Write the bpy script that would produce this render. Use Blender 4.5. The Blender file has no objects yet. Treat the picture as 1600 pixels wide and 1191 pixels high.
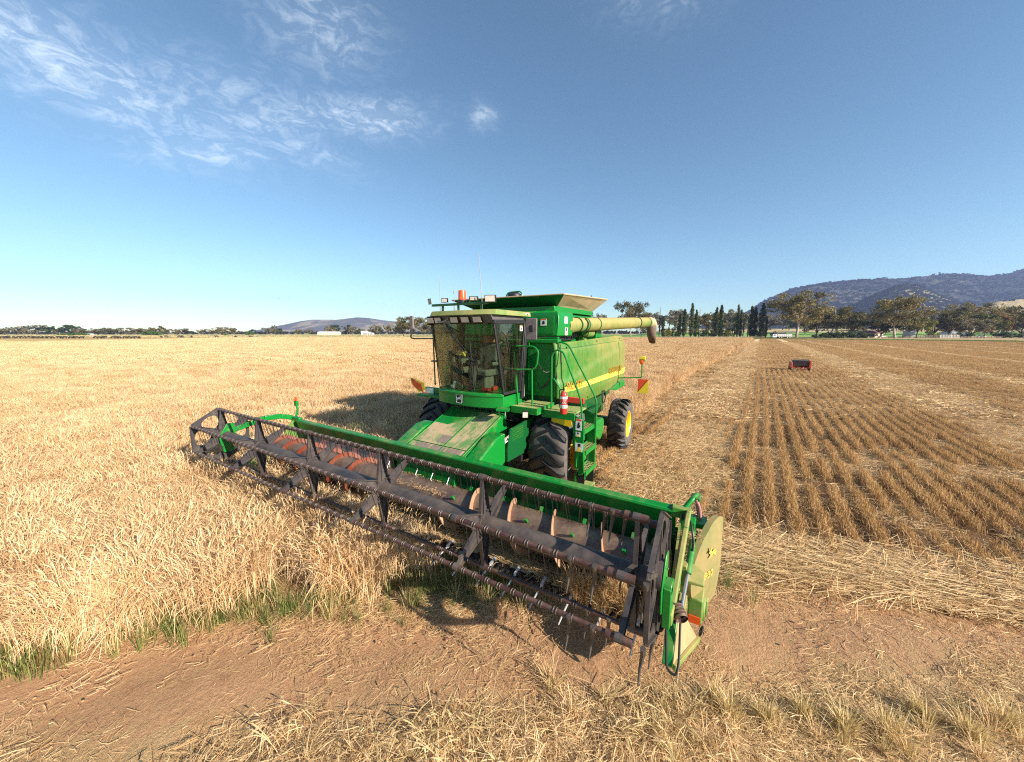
import bpy, bmesh, math, random
import numpy as np
from math import sin, cos, pi, radians, sqrt, atan2
from mathutils import Vector, Matrix
from mathutils.geometry import tessellate_polygon

S = bpy.context.scene
C = S.collection
R = random.Random(7)
NR = np.random.RandomState(11)

# ------------------------------------------------------------------ camera, sky, sun, exposure
CAM = Vector((6.915, 4.494, 3.335))
A0, P0, FPX = 0.554, 0.134, 561.412            # heading, downward pitch, focal length in 1600-wide pixels
cd = bpy.data.cameras.new('camera')
cd.sensor_width = 36.0
cd.lens = 36.0 * FPX / 1600.0
cd.clip_start = 0.05
cd.clip_end = 30000
co = bpy.data.objects.new('camera', cd)
C.objects.link(co)
co.location = CAM
dv = Vector((-cos(A0) * cos(P0), -sin(A0) * cos(P0), -sin(P0)))
co.rotation_euler = dv.to_track_quat('-Z', 'Y').to_euler()
S.camera = co

SUN_EL = radians(25.8)
SUN_AZ = (0.115, 0.993)                         # horizontal direction towards the sun (x, y)
W = bpy.data.worlds.new('World')
S.world = W
W.use_nodes = True
wt = W.node_tree
for n in list(wt.nodes):
    wt.nodes.remove(n)

def wn(t, **k):
    n = wt.nodes.new(t)
    for a, b in k.items():
        setattr(n, a, b)
    return n

def wm(op, a, b=None, c=None, clamp=False):
    n = wn('ShaderNodeMath', operation=op, use_clamp=clamp)
    for i, v in enumerate((a, b, c)):
        if v is None:
            continue
        if isinstance(v, (int, float)):
            n.inputs[i].default_value = v
        else:
            wt.links.new(v, n.inputs[i])
    return n.outputs[0]

sky = wn('ShaderNodeTexSky', sky_type='NISHITA', sun_disc=False)
sky.sun_elevation = SUN_EL
sky.sun_rotation = atan2(SUN_AZ[0], SUN_AZ[1])
sky.altitude = 300
sky.air_density = 1.0
sky.dust_density = 0.15
sky.ozone_density = 1.2
tc = wn('ShaderNodeTexCoord')
sx = wn('ShaderNodeSeparateXYZ')
wt.links.new(tc.outputs['Generated'], sx.inputs[0])
azim = wm('ARCTAN2', sx.outputs[1], sx.outputs[0])          # radians, -pi..pi
elev = wm('ARCSINE', sx.outputs[2])
# cirrus: soft patches (azimuth deg, elevation deg, half-length, half-height, tilt deg, strength)
PATCH = [(260, 24, 11, 3.6, 14, 1.1), (249.5, 25.5, 9, 3.2, -12, .55), (243, 24.8, 9, 2.6, -18, .8), (232, 27.0, 7, 2.0, -6, 1.1),
         (249.5, 20.3, 6.5, 1.9, -14, .9), (241, 22.5, 7, 1.8, 10, .6), (237, 34.0, 6, 4.0, -12, .65), (216, 28.6, 1.7, 1.4, 0, .8), (192, 38, 6, 2.6, 10, .4), (262, 31, 7, 3, -30, .5)]
cmb = wn('ShaderNodeCombineXYZ')
wt.links.new(wm('MULTIPLY', azim, 7.5), cmb.inputs[0])
wt.links.new(wm('MULTIPLY', elev, 15.0), cmb.inputs[1])
warp = wn('ShaderNodeTexNoise')
warp.inputs['Scale'].default_value = 1.3
warp.inputs['Detail'].default_value = 4
wt.links.new(cmb.outputs[0], warp.inputs['Vector'])
add = wn('ShaderNodeVectorMath', operation='MULTIPLY_ADD')
wt.links.new(warp.outputs['Color'], add.inputs[0])
add.inputs[1].default_value = (1.1, 1.1, 0)
wt.links.new(cmb.outputs[0], add.inputs[2])
fine = wn('ShaderNodeTexNoise')
fine.inputs['Scale'].default_value = 3.4
fine.inputs['Detail'].default_value = 9
fine.inputs['Roughness'].default_value = 0.66
wt.links.new(add.outputs[0], fine.inputs['Vector'])
mask = None
for (a, e, la, lh, tilt, st) in PATCH:
    a0 = radians(a if a <= 180 else a - 360)
    t = radians(tilt)
    da = wm('MULTIPLY', wm('SUBTRACT', azim, a0), cos(radians(e)))
    de = wm('SUBTRACT', elev, radians(e))
    u = wm('ADD', wm('MULTIPLY', da, cos(t) / radians(la)), wm('MULTIPLY', de, sin(t) / radians(la)))
    v = wm('ADD', wm('MULTIPLY', da, -sin(t) / radians(lh)), wm('MULTIPLY', de, cos(t) / radians(lh)))
    g = wm('MULTIPLY', wm('POWER', 2.718, wm('MULTIPLY', wm('ADD', wm('MULTIPLY', u, u), wm('MULTIPLY', v, v)), -1.1)), st)
    mask = g if mask is None else wm('MAXIMUM', mask, g)
streak = wm('MULTIPLY', wm('SUBTRACT', fine.outputs['Fac'], 0.46), 3.6, clamp=True)
cl = wm('MULTIPLY', wm('MULTIPLY', mask, wm('ADD', wm('MULTIPLY', streak, 0.85), 0.16)), 0.50, clamp=True)
tint = wn('ShaderNodeMixRGB', blend_type='MULTIPLY')
tint.inputs[0].default_value = 1
tint.inputs[2].default_value = (0.765, .97, 1.0, 1)
wt.links.new(sky.outputs[0], tint.inputs[1])
mixc = wn('ShaderNodeMixRGB')
mixc.inputs[2].default_value = (9.5, 10.2, 10.8, 1)
wt.links.new(cl, mixc.inputs[0])
wt.links.new(tint.outputs[0], mixc.inputs[1])
bg = wn('ShaderNodeBackground')
bg.inputs[1].default_value = 0.076
wt.links.new(mixc.outputs[0], bg.inputs[0])
wt.links.new(bg.outputs[0], wn('ShaderNodeOutputWorld').inputs[0])

sl = bpy.data.lights.new('sun', 'SUN')
sl.energy = 5.0
sl.angle = radians(0.53)
sl.color = (1.0, 0.895, 0.75)
so = bpy.data.objects.new('sun', sl)
C.objects.link(so)
sdir = Vector((SUN_AZ[0] * cos(SUN_EL), SUN_AZ[1] * cos(SUN_EL), sin(SUN_EL)))
so.rotation_euler = sdir.to_track_quat('Z', 'Y').to_euler()
so.location = (0, 40, 30)

S.view_settings.view_transform = 'Standard'
S.view_settings.look = 'None'
S.view_settings.gamma = 1
S.view_settings.use_curve_mapping = False
S.view_settings.exposure = 1.1
S.cycles.max_bounces = 6
S.cycles.diffuse_bounces = 3
S.cycles.glossy_bounces = 3
S.cycles.transparent_max_bounces = 10
S.cycles.volume_bounces = 1
S.cycles.use_denoising = False
S.cycles.pixel_filter_type = 'BLACKMAN_HARRIS'
S.cycles.filter_width = 1.15

# ------------------------------------------------------------------ helpers
def tag(o, label=None, cat=None, group=None, kind=None):
    if label: o['label'] = label
    if cat: o['category'] = cat
    if group: o['group'] = group
    if kind: o['kind'] = kind
    return o

def empty(name, loc=(0, 0, 0), rz=0, parent=None):
    o = bpy.data.objects.new(name, None)
    o.empty_display_size = 0.2
    C.objects.link(o)
    o.location = loc
    o.rotation_euler = (0, 0, rz)
    if parent: o.parent = parent
    return o

class MB:
    def __init__(s):
        s.v = []; s.f = []; s.m = []
    def add(s, vs, fs, mi=0):
        b = len(s.v)
        s.v += [tuple(v) for v in vs]
        s.f += [tuple(b + i for i in f) for f in fs]
        s.m += [mi] * len(fs)
        return s
    def box(s, x0, x1, y0, y1, z0, z1, mi=0):
        vs = [(x, y, z) for z in (z0, z1) for y in (y0, y1) for x in (x0, x1)]
        return s.add(vs, [(0, 2, 3, 1), (4, 5, 7, 6), (0, 1, 5, 4), (2, 6, 7, 3), (0, 4, 6, 2), (1, 3, 7, 5)], mi)
    def obox(s, c, a, b, d, mi=0):
        c, a, b, d = map(Vector, (c, a, b, d))
        vs = [c + i * a + j * b + k * d for k in (-1, 1) for j in (-1, 1) for i in (-1, 1)]
        return s.add(vs, [(0, 2, 3, 1), (4, 5, 7, 6), (0, 1, 5, 4), (2, 6, 7, 3), (0, 4, 6, 2), (1, 3, 7, 5)], mi)
    def beam(s, p, q, w, h, up=(0, 0, 1), mi=0):
        p, q = Vector(p), Vector(q)
        d = (q - p)
        side = d.cross(Vector(up)).normalized()
        u = side.cross(d).normalized()
        return s.obox((p + q) / 2, d / 2, side * w / 2, u * h / 2, mi)
    def prism(s, poly, off, mi=0, holes=None):
        poly = [Vector(p) for p in poly]
        loops = [poly] + [[Vector(p) for p in h] for h in (holes or [])]
        off = Vector(off)
        tris = tessellate_polygon(loops)
        flat = [p for l in loops for p in l]
        n = len(flat)
        vs = flat + [p + off for p in flat]
        fs = []
        if holes is None:
            fs.append(tuple(range(n))[::-1]); fs.append(tuple(range(n, 2 * n)))
        else:
            for t in tris:
                fs.append(tuple(t)); fs.append(tuple(n + i for i in t[::-1]))
        k = 0
        for l in loops:
            m = len(l)
            for i in range(m):
                a, b = k + i, k + (i + 1) % m
                fs.append((a, b, n + b, n + a))
            k += m
        return s.add(vs, fs, mi)
    def tube(s, pts, r, n=8, mi=0, closed=False, caps=True):
        P = [Vector(p) for p in pts]
        N = len(P)
        rr = r if isinstance(r, (list, tuple)) else [r] * N
        rings = []
        prev = None
        for i in range(N):
            if closed:
                t = P[(i + 1) % N] - P[i - 1]
            else:
                t = P[min(i + 1, N - 1)] - P[max(i - 1, 0)]
            t.normalize()
            if prev is None:
                a = Vector((0, 0, 1)) if abs(t.z) < .9 else Vector((1, 0, 0))
                u = t.cross(a).normalized()
            else:
                u = prev - t * prev.dot(t)
                u = u.normalized() if u.length > 1e-6 else t.orthogonal().normalized()
            prev = u
            w = t.cross(u)
            rings.append([P[i] + (u * cos(2 * pi * k / n) + w * sin(2 * pi * k / n)) * rr[i] for k in range(n)])
        vs = [p for g in rings for p in g]
        fs = []
        for i in range(N if closed else N - 1):
            a, b = i * n, ((i + 1) % N) * n
            for k in range(n):
                k2 = (k + 1) % n
                fs.append((a + k, a + k2, b + k2, b + k))
        if caps and not closed:
            fs.append(tuple(range(n))[::-1]); fs.append(tuple((N - 1) * n + k for k in range(n)))
        return s.add(vs, fs, mi)
    def lathe(s, prof, o, ax, n=32, mi=0, closed=False):
        """prof: list of (radius, height along axis)"""
        o = Vector(o); ax = Vector(ax).normalized()
        u = ax.orthogonal().normalized(); w = ax.cross(u)
        vs = []
        for (r, h) in prof:
            for k in range(n):
                a = 2 * pi * k / n
                vs.append(o + ax * h + (u * cos(a) + w * sin(a)) * r)
        fs = []
        m = len(prof)
        for i in range(m if closed else m - 1):
            a, b = i * n, ((i + 1) % m) * n
            for k in range(n):
                k2 = (k + 1) % n
                fs.append((a + k, a + k2, b + k2, b + k))
        return s.add(vs, fs, mi)
    def cyl(s, p, q, r, n=16, mi=0, r2=None):
        return s.tube([p, q], [r, r if r2 is None else r2], n, mi)
    def build(s, name, mats, parent=None, smooth=35, bevel=0, seg=2):
        me = bpy.data.meshes.new(name)
        me.from_pydata(s.v, [], s.f)
        if not isinstance(mats, (list, tuple)): mats = [mats]
        for m in mats: me.materials.append(m)
        me.polygons.foreach_set('material_index', s.m)
        bm = bmesh.new(); bm.from_mesh(me)
        bmesh.ops.recalc_face_normals(bm, faces=bm.faces)
        bm.to_mesh(me); bm.free()
        if smooth:
            me.polygons.foreach_set('use_smooth', [True] * len(me.polygons))
            me.set_sharp_from_angle(angle=radians(smooth))
        o = bpy.data.objects.new(name, me)
        C.objects.link(o)
        if parent: o.parent = parent
        if bevel:
            b = o.modifiers.new('bevel', 'BEVEL')
            b.width = bevel; b.segments = seg; b.limit_method = 'ANGLE'; b.angle_limit = radians(40)
            b.harden_normals = False
        return o

def arc(c, r, a0, a1, n, ax1, ax2):
    c, ax1, ax2 = Vector(c), Vector(ax1), Vector(ax2)
    return [c + (ax1 * cos(a0 + (a1 - a0) * i / n) + ax2 * sin(a0 + (a1 - a0) * i / n)) * r for i in range(n + 1)]

def fillet(pts, r, n=5):
    P = [Vector(p) for p in pts]
    out = [P[0]]
    for i in range(1, len(P) - 1):
        a, b, c = P[i - 1], P[i], P[i + 1]
        d1 = (a - b); d2 = (c - b)
        k = min(r, d1.length * .45, d2.length * .45)
        p, q = b + d1.normalized() * k, b + d2.normalized() * k
        for j in range(n + 1):
            t = j / n
            out.append(p * (1 - t) ** 2 + b * 2 * t * (1 - t) + q * t * t)
    out.append(P[-1])
    return out

# ------------------------------------------------------------------ materials
class NT:
    def __init__(s, name):
        s.m = bpy.data.materials.new(name); s.m.use_nodes = True
        s.t = s.m.node_tree
        for n in list(s.t.nodes): s.t.nodes.remove(n)
        s.out = s.n('ShaderNodeOutputMaterial')
    def n(s, t, **k):
        n = s.t.nodes.new(t)
        for a, b in k.items(): setattr(n, a, b)
        return n
    def set(s, sock, v):
        if hasattr(v, 'is_linked') or isinstance(v, bpy.types.NodeSocket): s.t.links.new(v, sock)
        elif isinstance(v, (tuple, list)):
            sock.default_value = tuple(v) + ((1,) if len(v) == 3 and len(sock.default_value) == 4 else ())
        else: sock.default_value = v
    def math(s, op, a, b=0.0, c=None, clamp=False):
        n = s.n('ShaderNodeMath', operation=op, use_clamp=clamp)
        s.set(n.inputs[0], a); s.set(n.inputs[1], b)
        if c is not None: s.set(n.inputs[2], c)
        return n.outputs[0]
    def mix(s, f, a, b, blend='MIX'):
        n = s.n('ShaderNodeMixRGB', blend_type=blend)
        s.set(n.inputs[0], f); s.set(n.inputs[1], a); s.set(n.inputs[2], b)
        return n.outputs[0]
    def noise(s, scale, detail=4, rough=.55, vec=None, dist=0):
        n = s.n('ShaderNodeTexNoise')
        n.inputs['Scale'].default_value = scale; n.inputs['Detail'].default_value = detail
        n.inputs['Roughness'].default_value = rough; n.inputs['Distortion'].default_value = dist
        if vec is not None: s.t.links.new(vec, n.inputs['Vector'])
        return n.outputs['Fac']
    def pos(s): return s.n('ShaderNodeNewGeometry').outputs['Position']
    def scaled(s, v, sc):
        n = s.n('ShaderNodeVectorMath', operation='MULTIPLY'); s.t.links.new(v, n.inputs[0]); n.inputs[1].default_value = sc
        return n.outputs[0]
    def ramp(s, f, a, b):
        n = s.n('ShaderNodeMapRange', interpolation_type='SMOOTHSTEP')
        s.set(n.inputs['Value'], f); n.inputs['From Min'].default_value = a; n.inputs['From Max'].default_value = b
        return n.outputs[0]
    def bump(s, h, strength=.3, dist=.01):
        n = s.n('ShaderNodeBump'); s.set(n.inputs['Height'], h)
        n.inputs['Strength'].default_value = strength; n.inputs['Distance'].default_value = dist
        return n.outputs[0]
    def bsdf(s, col, rough=.5, metal=0, normal=None, spec=.5, coat=0, emit=None, es=0):
        b = s.n('ShaderNodeBsdfPrincipled')
        s.set(b.inputs['Base Color'], col); s.set(b.inputs['Roughness'], rough); s.set(b.inputs['Metallic'], metal)
        b.inputs['Specular IOR Level'].default_value = spec
        b.inputs['Coat Weight'].default_value = coat
        if normal is not None: s.t.links.new(normal, b.inputs['Normal'])
        return b.outputs[0]
    def done(s, sh):
        s.t.links.new(sh, s.out.inputs[0]); return s.m

DUST = (0.46, 0.34, 0.19)
def paint(name, col, dust=.35, rough=.38, up=.35, dcol=DUST, metal=0, scale=1.6, var=.18, dirt=0.0, rear=0.0):
    t = NT(name)
    p = t.pos()
    nz = t.n('ShaderNodeSeparateXYZ'); t.t.links.new(t.n('ShaderNodeNewGeometry').outputs['Normal'], nz.inputs[0])
    upf = t.math('MULTIPLY', t.math('MAXIMUM', nz.outputs[2], 0), up)
    n1 = t.noise(scale, 7, .62, p)
    n2 = t.noise(scale * 9, 5, .6, p)
    streak = t.noise(3.0, 5, .6, t.scaled(p, (3, 3, .35)))
    f = t.math('ADD', t.math('MULTIPLY', n1, .6), t.math('ADD', t.math('MULTIPLY', n2, .25), t.math('MULTIPLY', streak, .3)))
    f = t.math('ADD', t.math('MULTIPLY', t.math('SUBTRACT', f, .575), 2.2), t.math('ADD', upf, dust))
    if rear:      # dust thrown up behind the front wheels lies thicker towards the back
        sp_ = t.n('ShaderNodeSeparateXYZ'); t.t.links.new(p, sp_.inputs[0]); f = t.math('ADD', f, t.math('MULTIPLY', sp_.outputs[0], -rear))
    f = t.math('MULTIPLY', f, 1.0, clamp=True)
    base = t.mix(t.math('MULTIPLY', n2, var), col, tuple(c * .55 for c in col))
    c = t.mix(f, base, dcol)
    if dirt:
        c = t.mix(t.math('MULTIPLY', t.ramp(t.noise(scale * 4, 6, .7, p), .6, .75), dirt), c, (.05, .035, .025))
    r = t.math('ADD', t.math('MULTIPLY', f, .45), rough, clamp=True)
    return t.done(t.bsdf(c, r, metal, t.bump(t.noise(40, 3, .5, p), .04, .01)))

def plain(name, col, rough=.5, metal=0, spec=.5, var=.25, scale=12, bump=.05):
    t = NT(name); p = t.pos()
    n = t.noise(scale, 6, .6, p)
    c = t.mix(t.math('MULTIPLY', t.ramp(n, .35, .7), var * 2), col, tuple(x * .5 for x in col))
    return t.done(t.bsdf(c, t.math('ADD', rough - .08, t.math('MULTIPLY', n, .16)), metal, t.bump(n, bump, .02), spec))

M = {}
GREEN = (0.003, 0.20, 0.026)
M['green'] = paint('green_paint', GREEN, -.16, .34, .26, (.36, .29, .13))
M['green_dust'] = paint('dusty_green_paint', (.025, .20, .02), .30, .42, .40, (.40, .30, .11), dirt=.25)
M['green_side'] = paint('side_panel_paint', (.02, .18, .016), .16, .42, .26, (.30, .22, .065), scale=.9, dirt=.15, rear=.085)
M['green_dark'] = paint('dark_green_paint', (.003, .085, .02), -.18, .4, .22)
M['tan_dust'] = paint('thick_dust_paint', (.10, .20, .06), .85, .6, .4, (.46, .35, .21))
M['yellow'] = paint('yellow_paint', (.80, .50, .01), .02, .35, .1, (.5, .38, .18))
M['black'] = plain('black_metal', (.018, .018, .02), .5)
M['reel'] = paint('weathered_grey_metal', (.046, .040, .044), .03, .40, .24, (.20, .15, .115), dirt=.25)
M['bat'] = paint('rusty_maroon_tube', (.060, .026, .024), -.03, .36, .34, (.22, .135, .10), scale=4, dirt=.35)
M['tine'] = plain('tine_steel', (.10, .085, .075), .5, .3)
M['steel'] = plain('worn_steel', (.62, .62, .64), .28, .85, var=.15)
M['bright'] = plain('bright_steel', (.80, .80, .80), .30, .6, var=.12)
M['rubber'] = paint('tyre_rubber', (.008, .008, .010), -.18, .6, .08, (.09, .075, .06), scale=5)
M['sidewall'] = paint('dusty_sidewall', (.05, .045, .043), .35, .7, .2, (.17, .145, .125), scale=5)
M['rust'] = paint('orange_rust', (.16, .028, .011), .05, .5, .3, (.30, .16, .09), scale=5)
M['auger'] = paint('worn_auger_steel', (.13, .075, .072), .0, .26, .38, (.42, .30, .18), metal=.45, scale=3, dirt=.3)
M['floor'] = paint('chaff_covered_sheet', (.33, .25, .14), .55, .7, .4, (.50, .36, .18), scale=5)
M['plastic'] = plain('grey_plastic', (.11, .10, .10), .55)
M['lens'] = plain('lamp_lens', (.62, .56, .50), .15, 0, .8, var=.1)
M['grey'] = plain('grey_trim', (.30, .27, .25), .5)
M['seat'] = plain('seat_fabric', (.20, .19, .16), .9)
M['seat_tan'] = plain('headrest_leather', (.42, .20, .10), .6)
M['red'] = plain('red_enamel', (.62, .045, .03), .35, var=.12)
M['white'] = plain('white_paint', (.78, .77, .74), .5, var=.06)
M['orange'] = plain('orange_lens', (.86, .10, .015), .2, 0, .8, var=.05)
M['flag_red'] = plain('flag_red', (.80, .08, .03), .6, var=.06)
M['flag_yellow'] = plain('flag_yellow', (.85, .66, .04), .6, var=.06)
M['faded_yellow'] = plain('faded_yellow_decal', (.66, .45, .09), .55, var=.1)
M['decal_yellow'] = plain('yellow_decal', (.86, .66, .08), .45, var=.04)
M['ochre'] = plain('ochre_lettering', (.34, .20, .02), .5, var=.04)
M['hose'] = plain('black_hose', (.015, .015, .015), .45)
M['pink'] = plain('faded_red_cloth', (.55, .22, .24), .8)
M['chain'] = plain('chain_steel', (.12, .11, .09), .4, .6)
M['tread'] = paint('chequered_tread', (.03, .24, .035), .40, .55, .35, (.36, .33, .12), scale=6, dirt=.4)

def glass(name, tint, gl=.9):
    t = NT(name)
    f = t.n('ShaderNodeFresnel'); f.inputs[0].default_value = 1.5
    tr = t.n('ShaderNodeBsdfTransparent'); tr.inputs[0].default_value = tint + (1,)
    g = t.n('ShaderNodeBsdfGlossy'); g.inputs['Roughness'].default_value = .03
    d = t.n('ShaderNodeBsdfDiffuse'); d.inputs[0].default_value = (.45, .36, .24, 1)
    p = t.pos()
    streak = t.ramp(t.noise(4, 6, .65, t.scaled(p, (3.5, 3.5, .5))), .38, .85)
    m0 = t.n('ShaderNodeMixShader')
    t.set(m0.inputs[0], t.math('MULTIPLY', streak, .08)); t.t.links.new(tr.outputs[0], m0.inputs[1]); t.t.links.new(d.outputs[0], m0.inputs[2])
    m = t.n('ShaderNodeMixShader')
    t.set(m.inputs[0], t.math('MULTIPLY', f.outputs[0], gl)); t.t.links.new(m0.outputs[0], m.inputs[1]); t.t.links.new(g.outputs[0], m.inputs[2])
    return t.done(m.outputs[0])
M['glass'] = glass('dusty_windscreen_glass', (.68, .73, .68), .28)
M['glass2'] = glass('side_window_glass', (.72, .82, .74), .8)
M['mirror'] = plain('mirror_back', (.20, .17, .18), .5)

def text_mb(txt, origin, right, up, size, depth=.004, shear=0.0, squash=1.0):
    """lettering as real extruded geometry; returns MB"""
    cu = bpy.data.curves.new('lettering', 'FONT')
    cu.body = txt; cu.size = size; cu.extrude = depth; cu.shear = shear; cu.offset = size * .012
    o = bpy.data.objects.new('lettering', cu)
    me = o.to_mesh()
    right, up = Vector(right).normalized(), Vector(up).normalized()
    nrm = right.cross(up)
    b = MB()
    vs = [Vector(origin) + right * v.co.x * squash + up * v.co.y + nrm * (v.co.z + depth) for v in me.vertices]
    b.add(vs, [tuple(p.vertices) for p in me.polygons])
    w = max(v.co.x for v in me.vertices) * squash
    o.to_mesh_clear()
    bpy.data.objects.remove(o); bpy.data.curves.remove(cu)
    return b, w
# ------------------------------------------------------------------ combine harvester (X forward, Y to its left, Z up)
H = empty('combine_harvester')
tag(H, 'green combine harvester with yellow wheels and wide dark reel at the wheat edge', 'combine harvester')

def sub(name, loc=(0, 0, 0), parent=None):
    return empty(name, loc, 0, parent or H)

# ---- wheels
def wheel_meshes(Rt, w, rr, nl, lug, kind):
    """tyre (with lugs) and rim, axis along +Y (outer side +Y)"""
    h = w / 2
    prof = [(rr, -h * .80), (rr + .04, -h * .93), (rr + (Rt - rr) * .35, -h * 1.0), (rr + (Rt - rr) * .72, -h * .98), (Rt - .085, -h * .86), (Rt - .055, -h * .6), (Rt - .045, 0),
            (Rt - .055, h * .6), (Rt - .085, h * .86), (rr + (Rt - rr) * .72, h * .98), (rr + (Rt - rr) * .35, h * 1.0), (rr + .04, h * .93), (rr, h * .80)]
    t = MB(); t.lathe(prof, (0, 0, 0), (0, 1, 0), 56, 1)
    # lathe faces near the tread use the tread material
    def surf(y):
        a = abs(y) / h
        return Rt - .045 - .012 * a - .055 * max(0, a - .55) ** 2 / .2
    for i in range(nl):
        for side in (-1, 1):
            th0 = 2 * pi * (i + (.5 if side > 0 else 0)) / nl
            n = 7
            top = []; bot = []
            for j in range(n + 1):
                f = j / n
                y = side * (h * (-.04 + 1.02 * f))
                th = th0 - lug * (f ** 1.15) + .05
                r0 = surf(y) - .02
                rt = Rt - .03 * max(0, f - .75) / .25 * 2.4
                wd = (.030 + .012 * f) / Rt
                row = []
                for (dth, rad) in ((-wd * 1.35, r0), (-wd * .8, rt), (wd * .8, rt), (wd * 1.35, r0)):
                    row.append(((rad) * cos(th + dth), y, (rad) * sin(th + dth)))
                top.append(row)
            vs = [p for row in top for p in row]
            fs = []
            for j in range(n):
                a, b = j * 4, j * 4 + 4
                for k in range(3): fs.append((a + k, a + k + 1, b + k + 1, b + k))
            fs.append((0, 1, 2, 3)); fs.append((n * 4, n * 4 + 3, n * 4 + 2, n * 4 + 1))
            t.add(vs, fs, 0)
    r = MB()
    o = h * .80
    r.lathe([(rr + .035, o - .005), (rr + .035, o + .02), (rr + .01, o + .026), (rr - .012, o), (rr - .035, o - .06), (rr - .04, -o + .25), (rr - .07, o - .24), (rr * .72, o - .25),
             (rr * .60, o - .19), (rr * .42, o - .17), (rr * .36, o - .12), (.10, o - .11), (.09, o - .04), (.0001, o - .035)], (0, 0, 0), (0, 1, 0), 48)
    r.lathe([(rr + .03, -o), (rr - .03, -o + .02), (rr - .05, o - .24)], (0, 0, 0), (0, 1, 0), 40)
    bl = MB()
    for k in range(10):
        a = 2 * pi * k / 10
        p = Vector((cos(a) * rr * .50, o - .185, sin(a) * rr * .50))
        bl.cyl(p, p + Vector((0, .035, 0)), .018, 6)
    return t, r, bl

def place_wheel(name, meshes, loc, flip, steer=0):
    t, r, bl = meshes
    root = empty(name, loc, steer + (pi if flip else 0), H)
    tag(root)
    a = t.build('tyre', [M['rubber'], M['sidewall']], root, 40)
    b = r.build('rim', M['yellow'], root, 40)
    c = bl.build('wheel_bolts', M['yellow'], root, 0)
    return root
fw = wheel_meshes(.92, .80, .43, 22, .30, 'f')
rw = wheel_meshes(.715, .50, .355, 20, .26, 'r')
# lug chevrons must point the same way on both sides of the machine
def mirror_lugs(ms):
    t, r, bl = ms
    t2 = MB(); t2.v = [(-x, y, z) for x, y, z in t.v]; t2.f = [f[::-1] for f in t.f]; t2.m = list(t.m)
    return t2, r, bl
place_wheel('front_wheel', fw, (0, 1.48, .92), False)
place_wheel('front_wheel', mirror_lugs(fw), (0, -1.60, .92), True)
place_wheel('rear_wheel', rw, (-3.47, 1.80, .715), False, radians(3))
place_wheel('rear_wheel', mirror_lugs(rw), (-3.47, -1.75, .715), True, radians(3))

# ---- chassis
b = MB()
b.box(-4.3, -.05, -1.02, 1.02, .85, 2.0)
b.box(-.25, .25, -1.15, 1.15, .72, 1.15)
b.box(-3.6, -3.35, -1.5, 1.5, .60, .85)
b.box(-.05, .9, -.62, .62, 1.25, 1.85)
b.beam((-3.45, 1.15, 1.15), (-.9, 1.25, 1.15), .12, .16)
b.beam((-3.47, 1.15, .72), (-3.47, 1.62, .72), .2, .2)
b.build('chassis', M['green_dark'], H, bevel=.012)
b = MB()
for (x0, y0, x1, y1, r) in ((.9, .5, .3, 1.15, .03), (1.0, .3, .2, 1.0, .022), (.95, .75, .35, 1.22, .018)):
    b.tube(fillet([(x0, y0, 1.72), ((x0 + x1) / 2, (y0 + y1) / 2, 1.40 + r), (x1, y1, 1.62)], .2), r, 8)
for k in range(9):
    y = -.5 + k * .15
    b.tube(fillet([(1.05, y, 1.86), (1.12, y + .06, 1.70 - .03 * (k % 3)), (.8, y + .12, 1.55)], .1), .014, 6)
b.build('hydraulic_hoses', M['hose'], H)
b = MB(); b.box(-.1, .45, -.62, .62, .85, 1.3); b.box(.3, .9, .65, 1.0, .75, 1.35); b.build('gearbox', M['black'], H, bevel=.02)

# ---- separator body with panels
b = MB()
b.prism([(-4.55, -1.32, 1.75), (-4.55, -1.32, 3.02), (.05, -1.32, 3.05), (.05, -1.32, 1.85)], (0, 2.64, 0))
b.prism([(-5.0, -1.0, 1.3), (-5.15, -1.0, 2.4), (-4.5, -1.0, 3.0), (-4.5, -1.0, 1.3)], (0, 2.0, 0))
b.build('body', M['green_dark'], H, bevel=.015)

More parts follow.
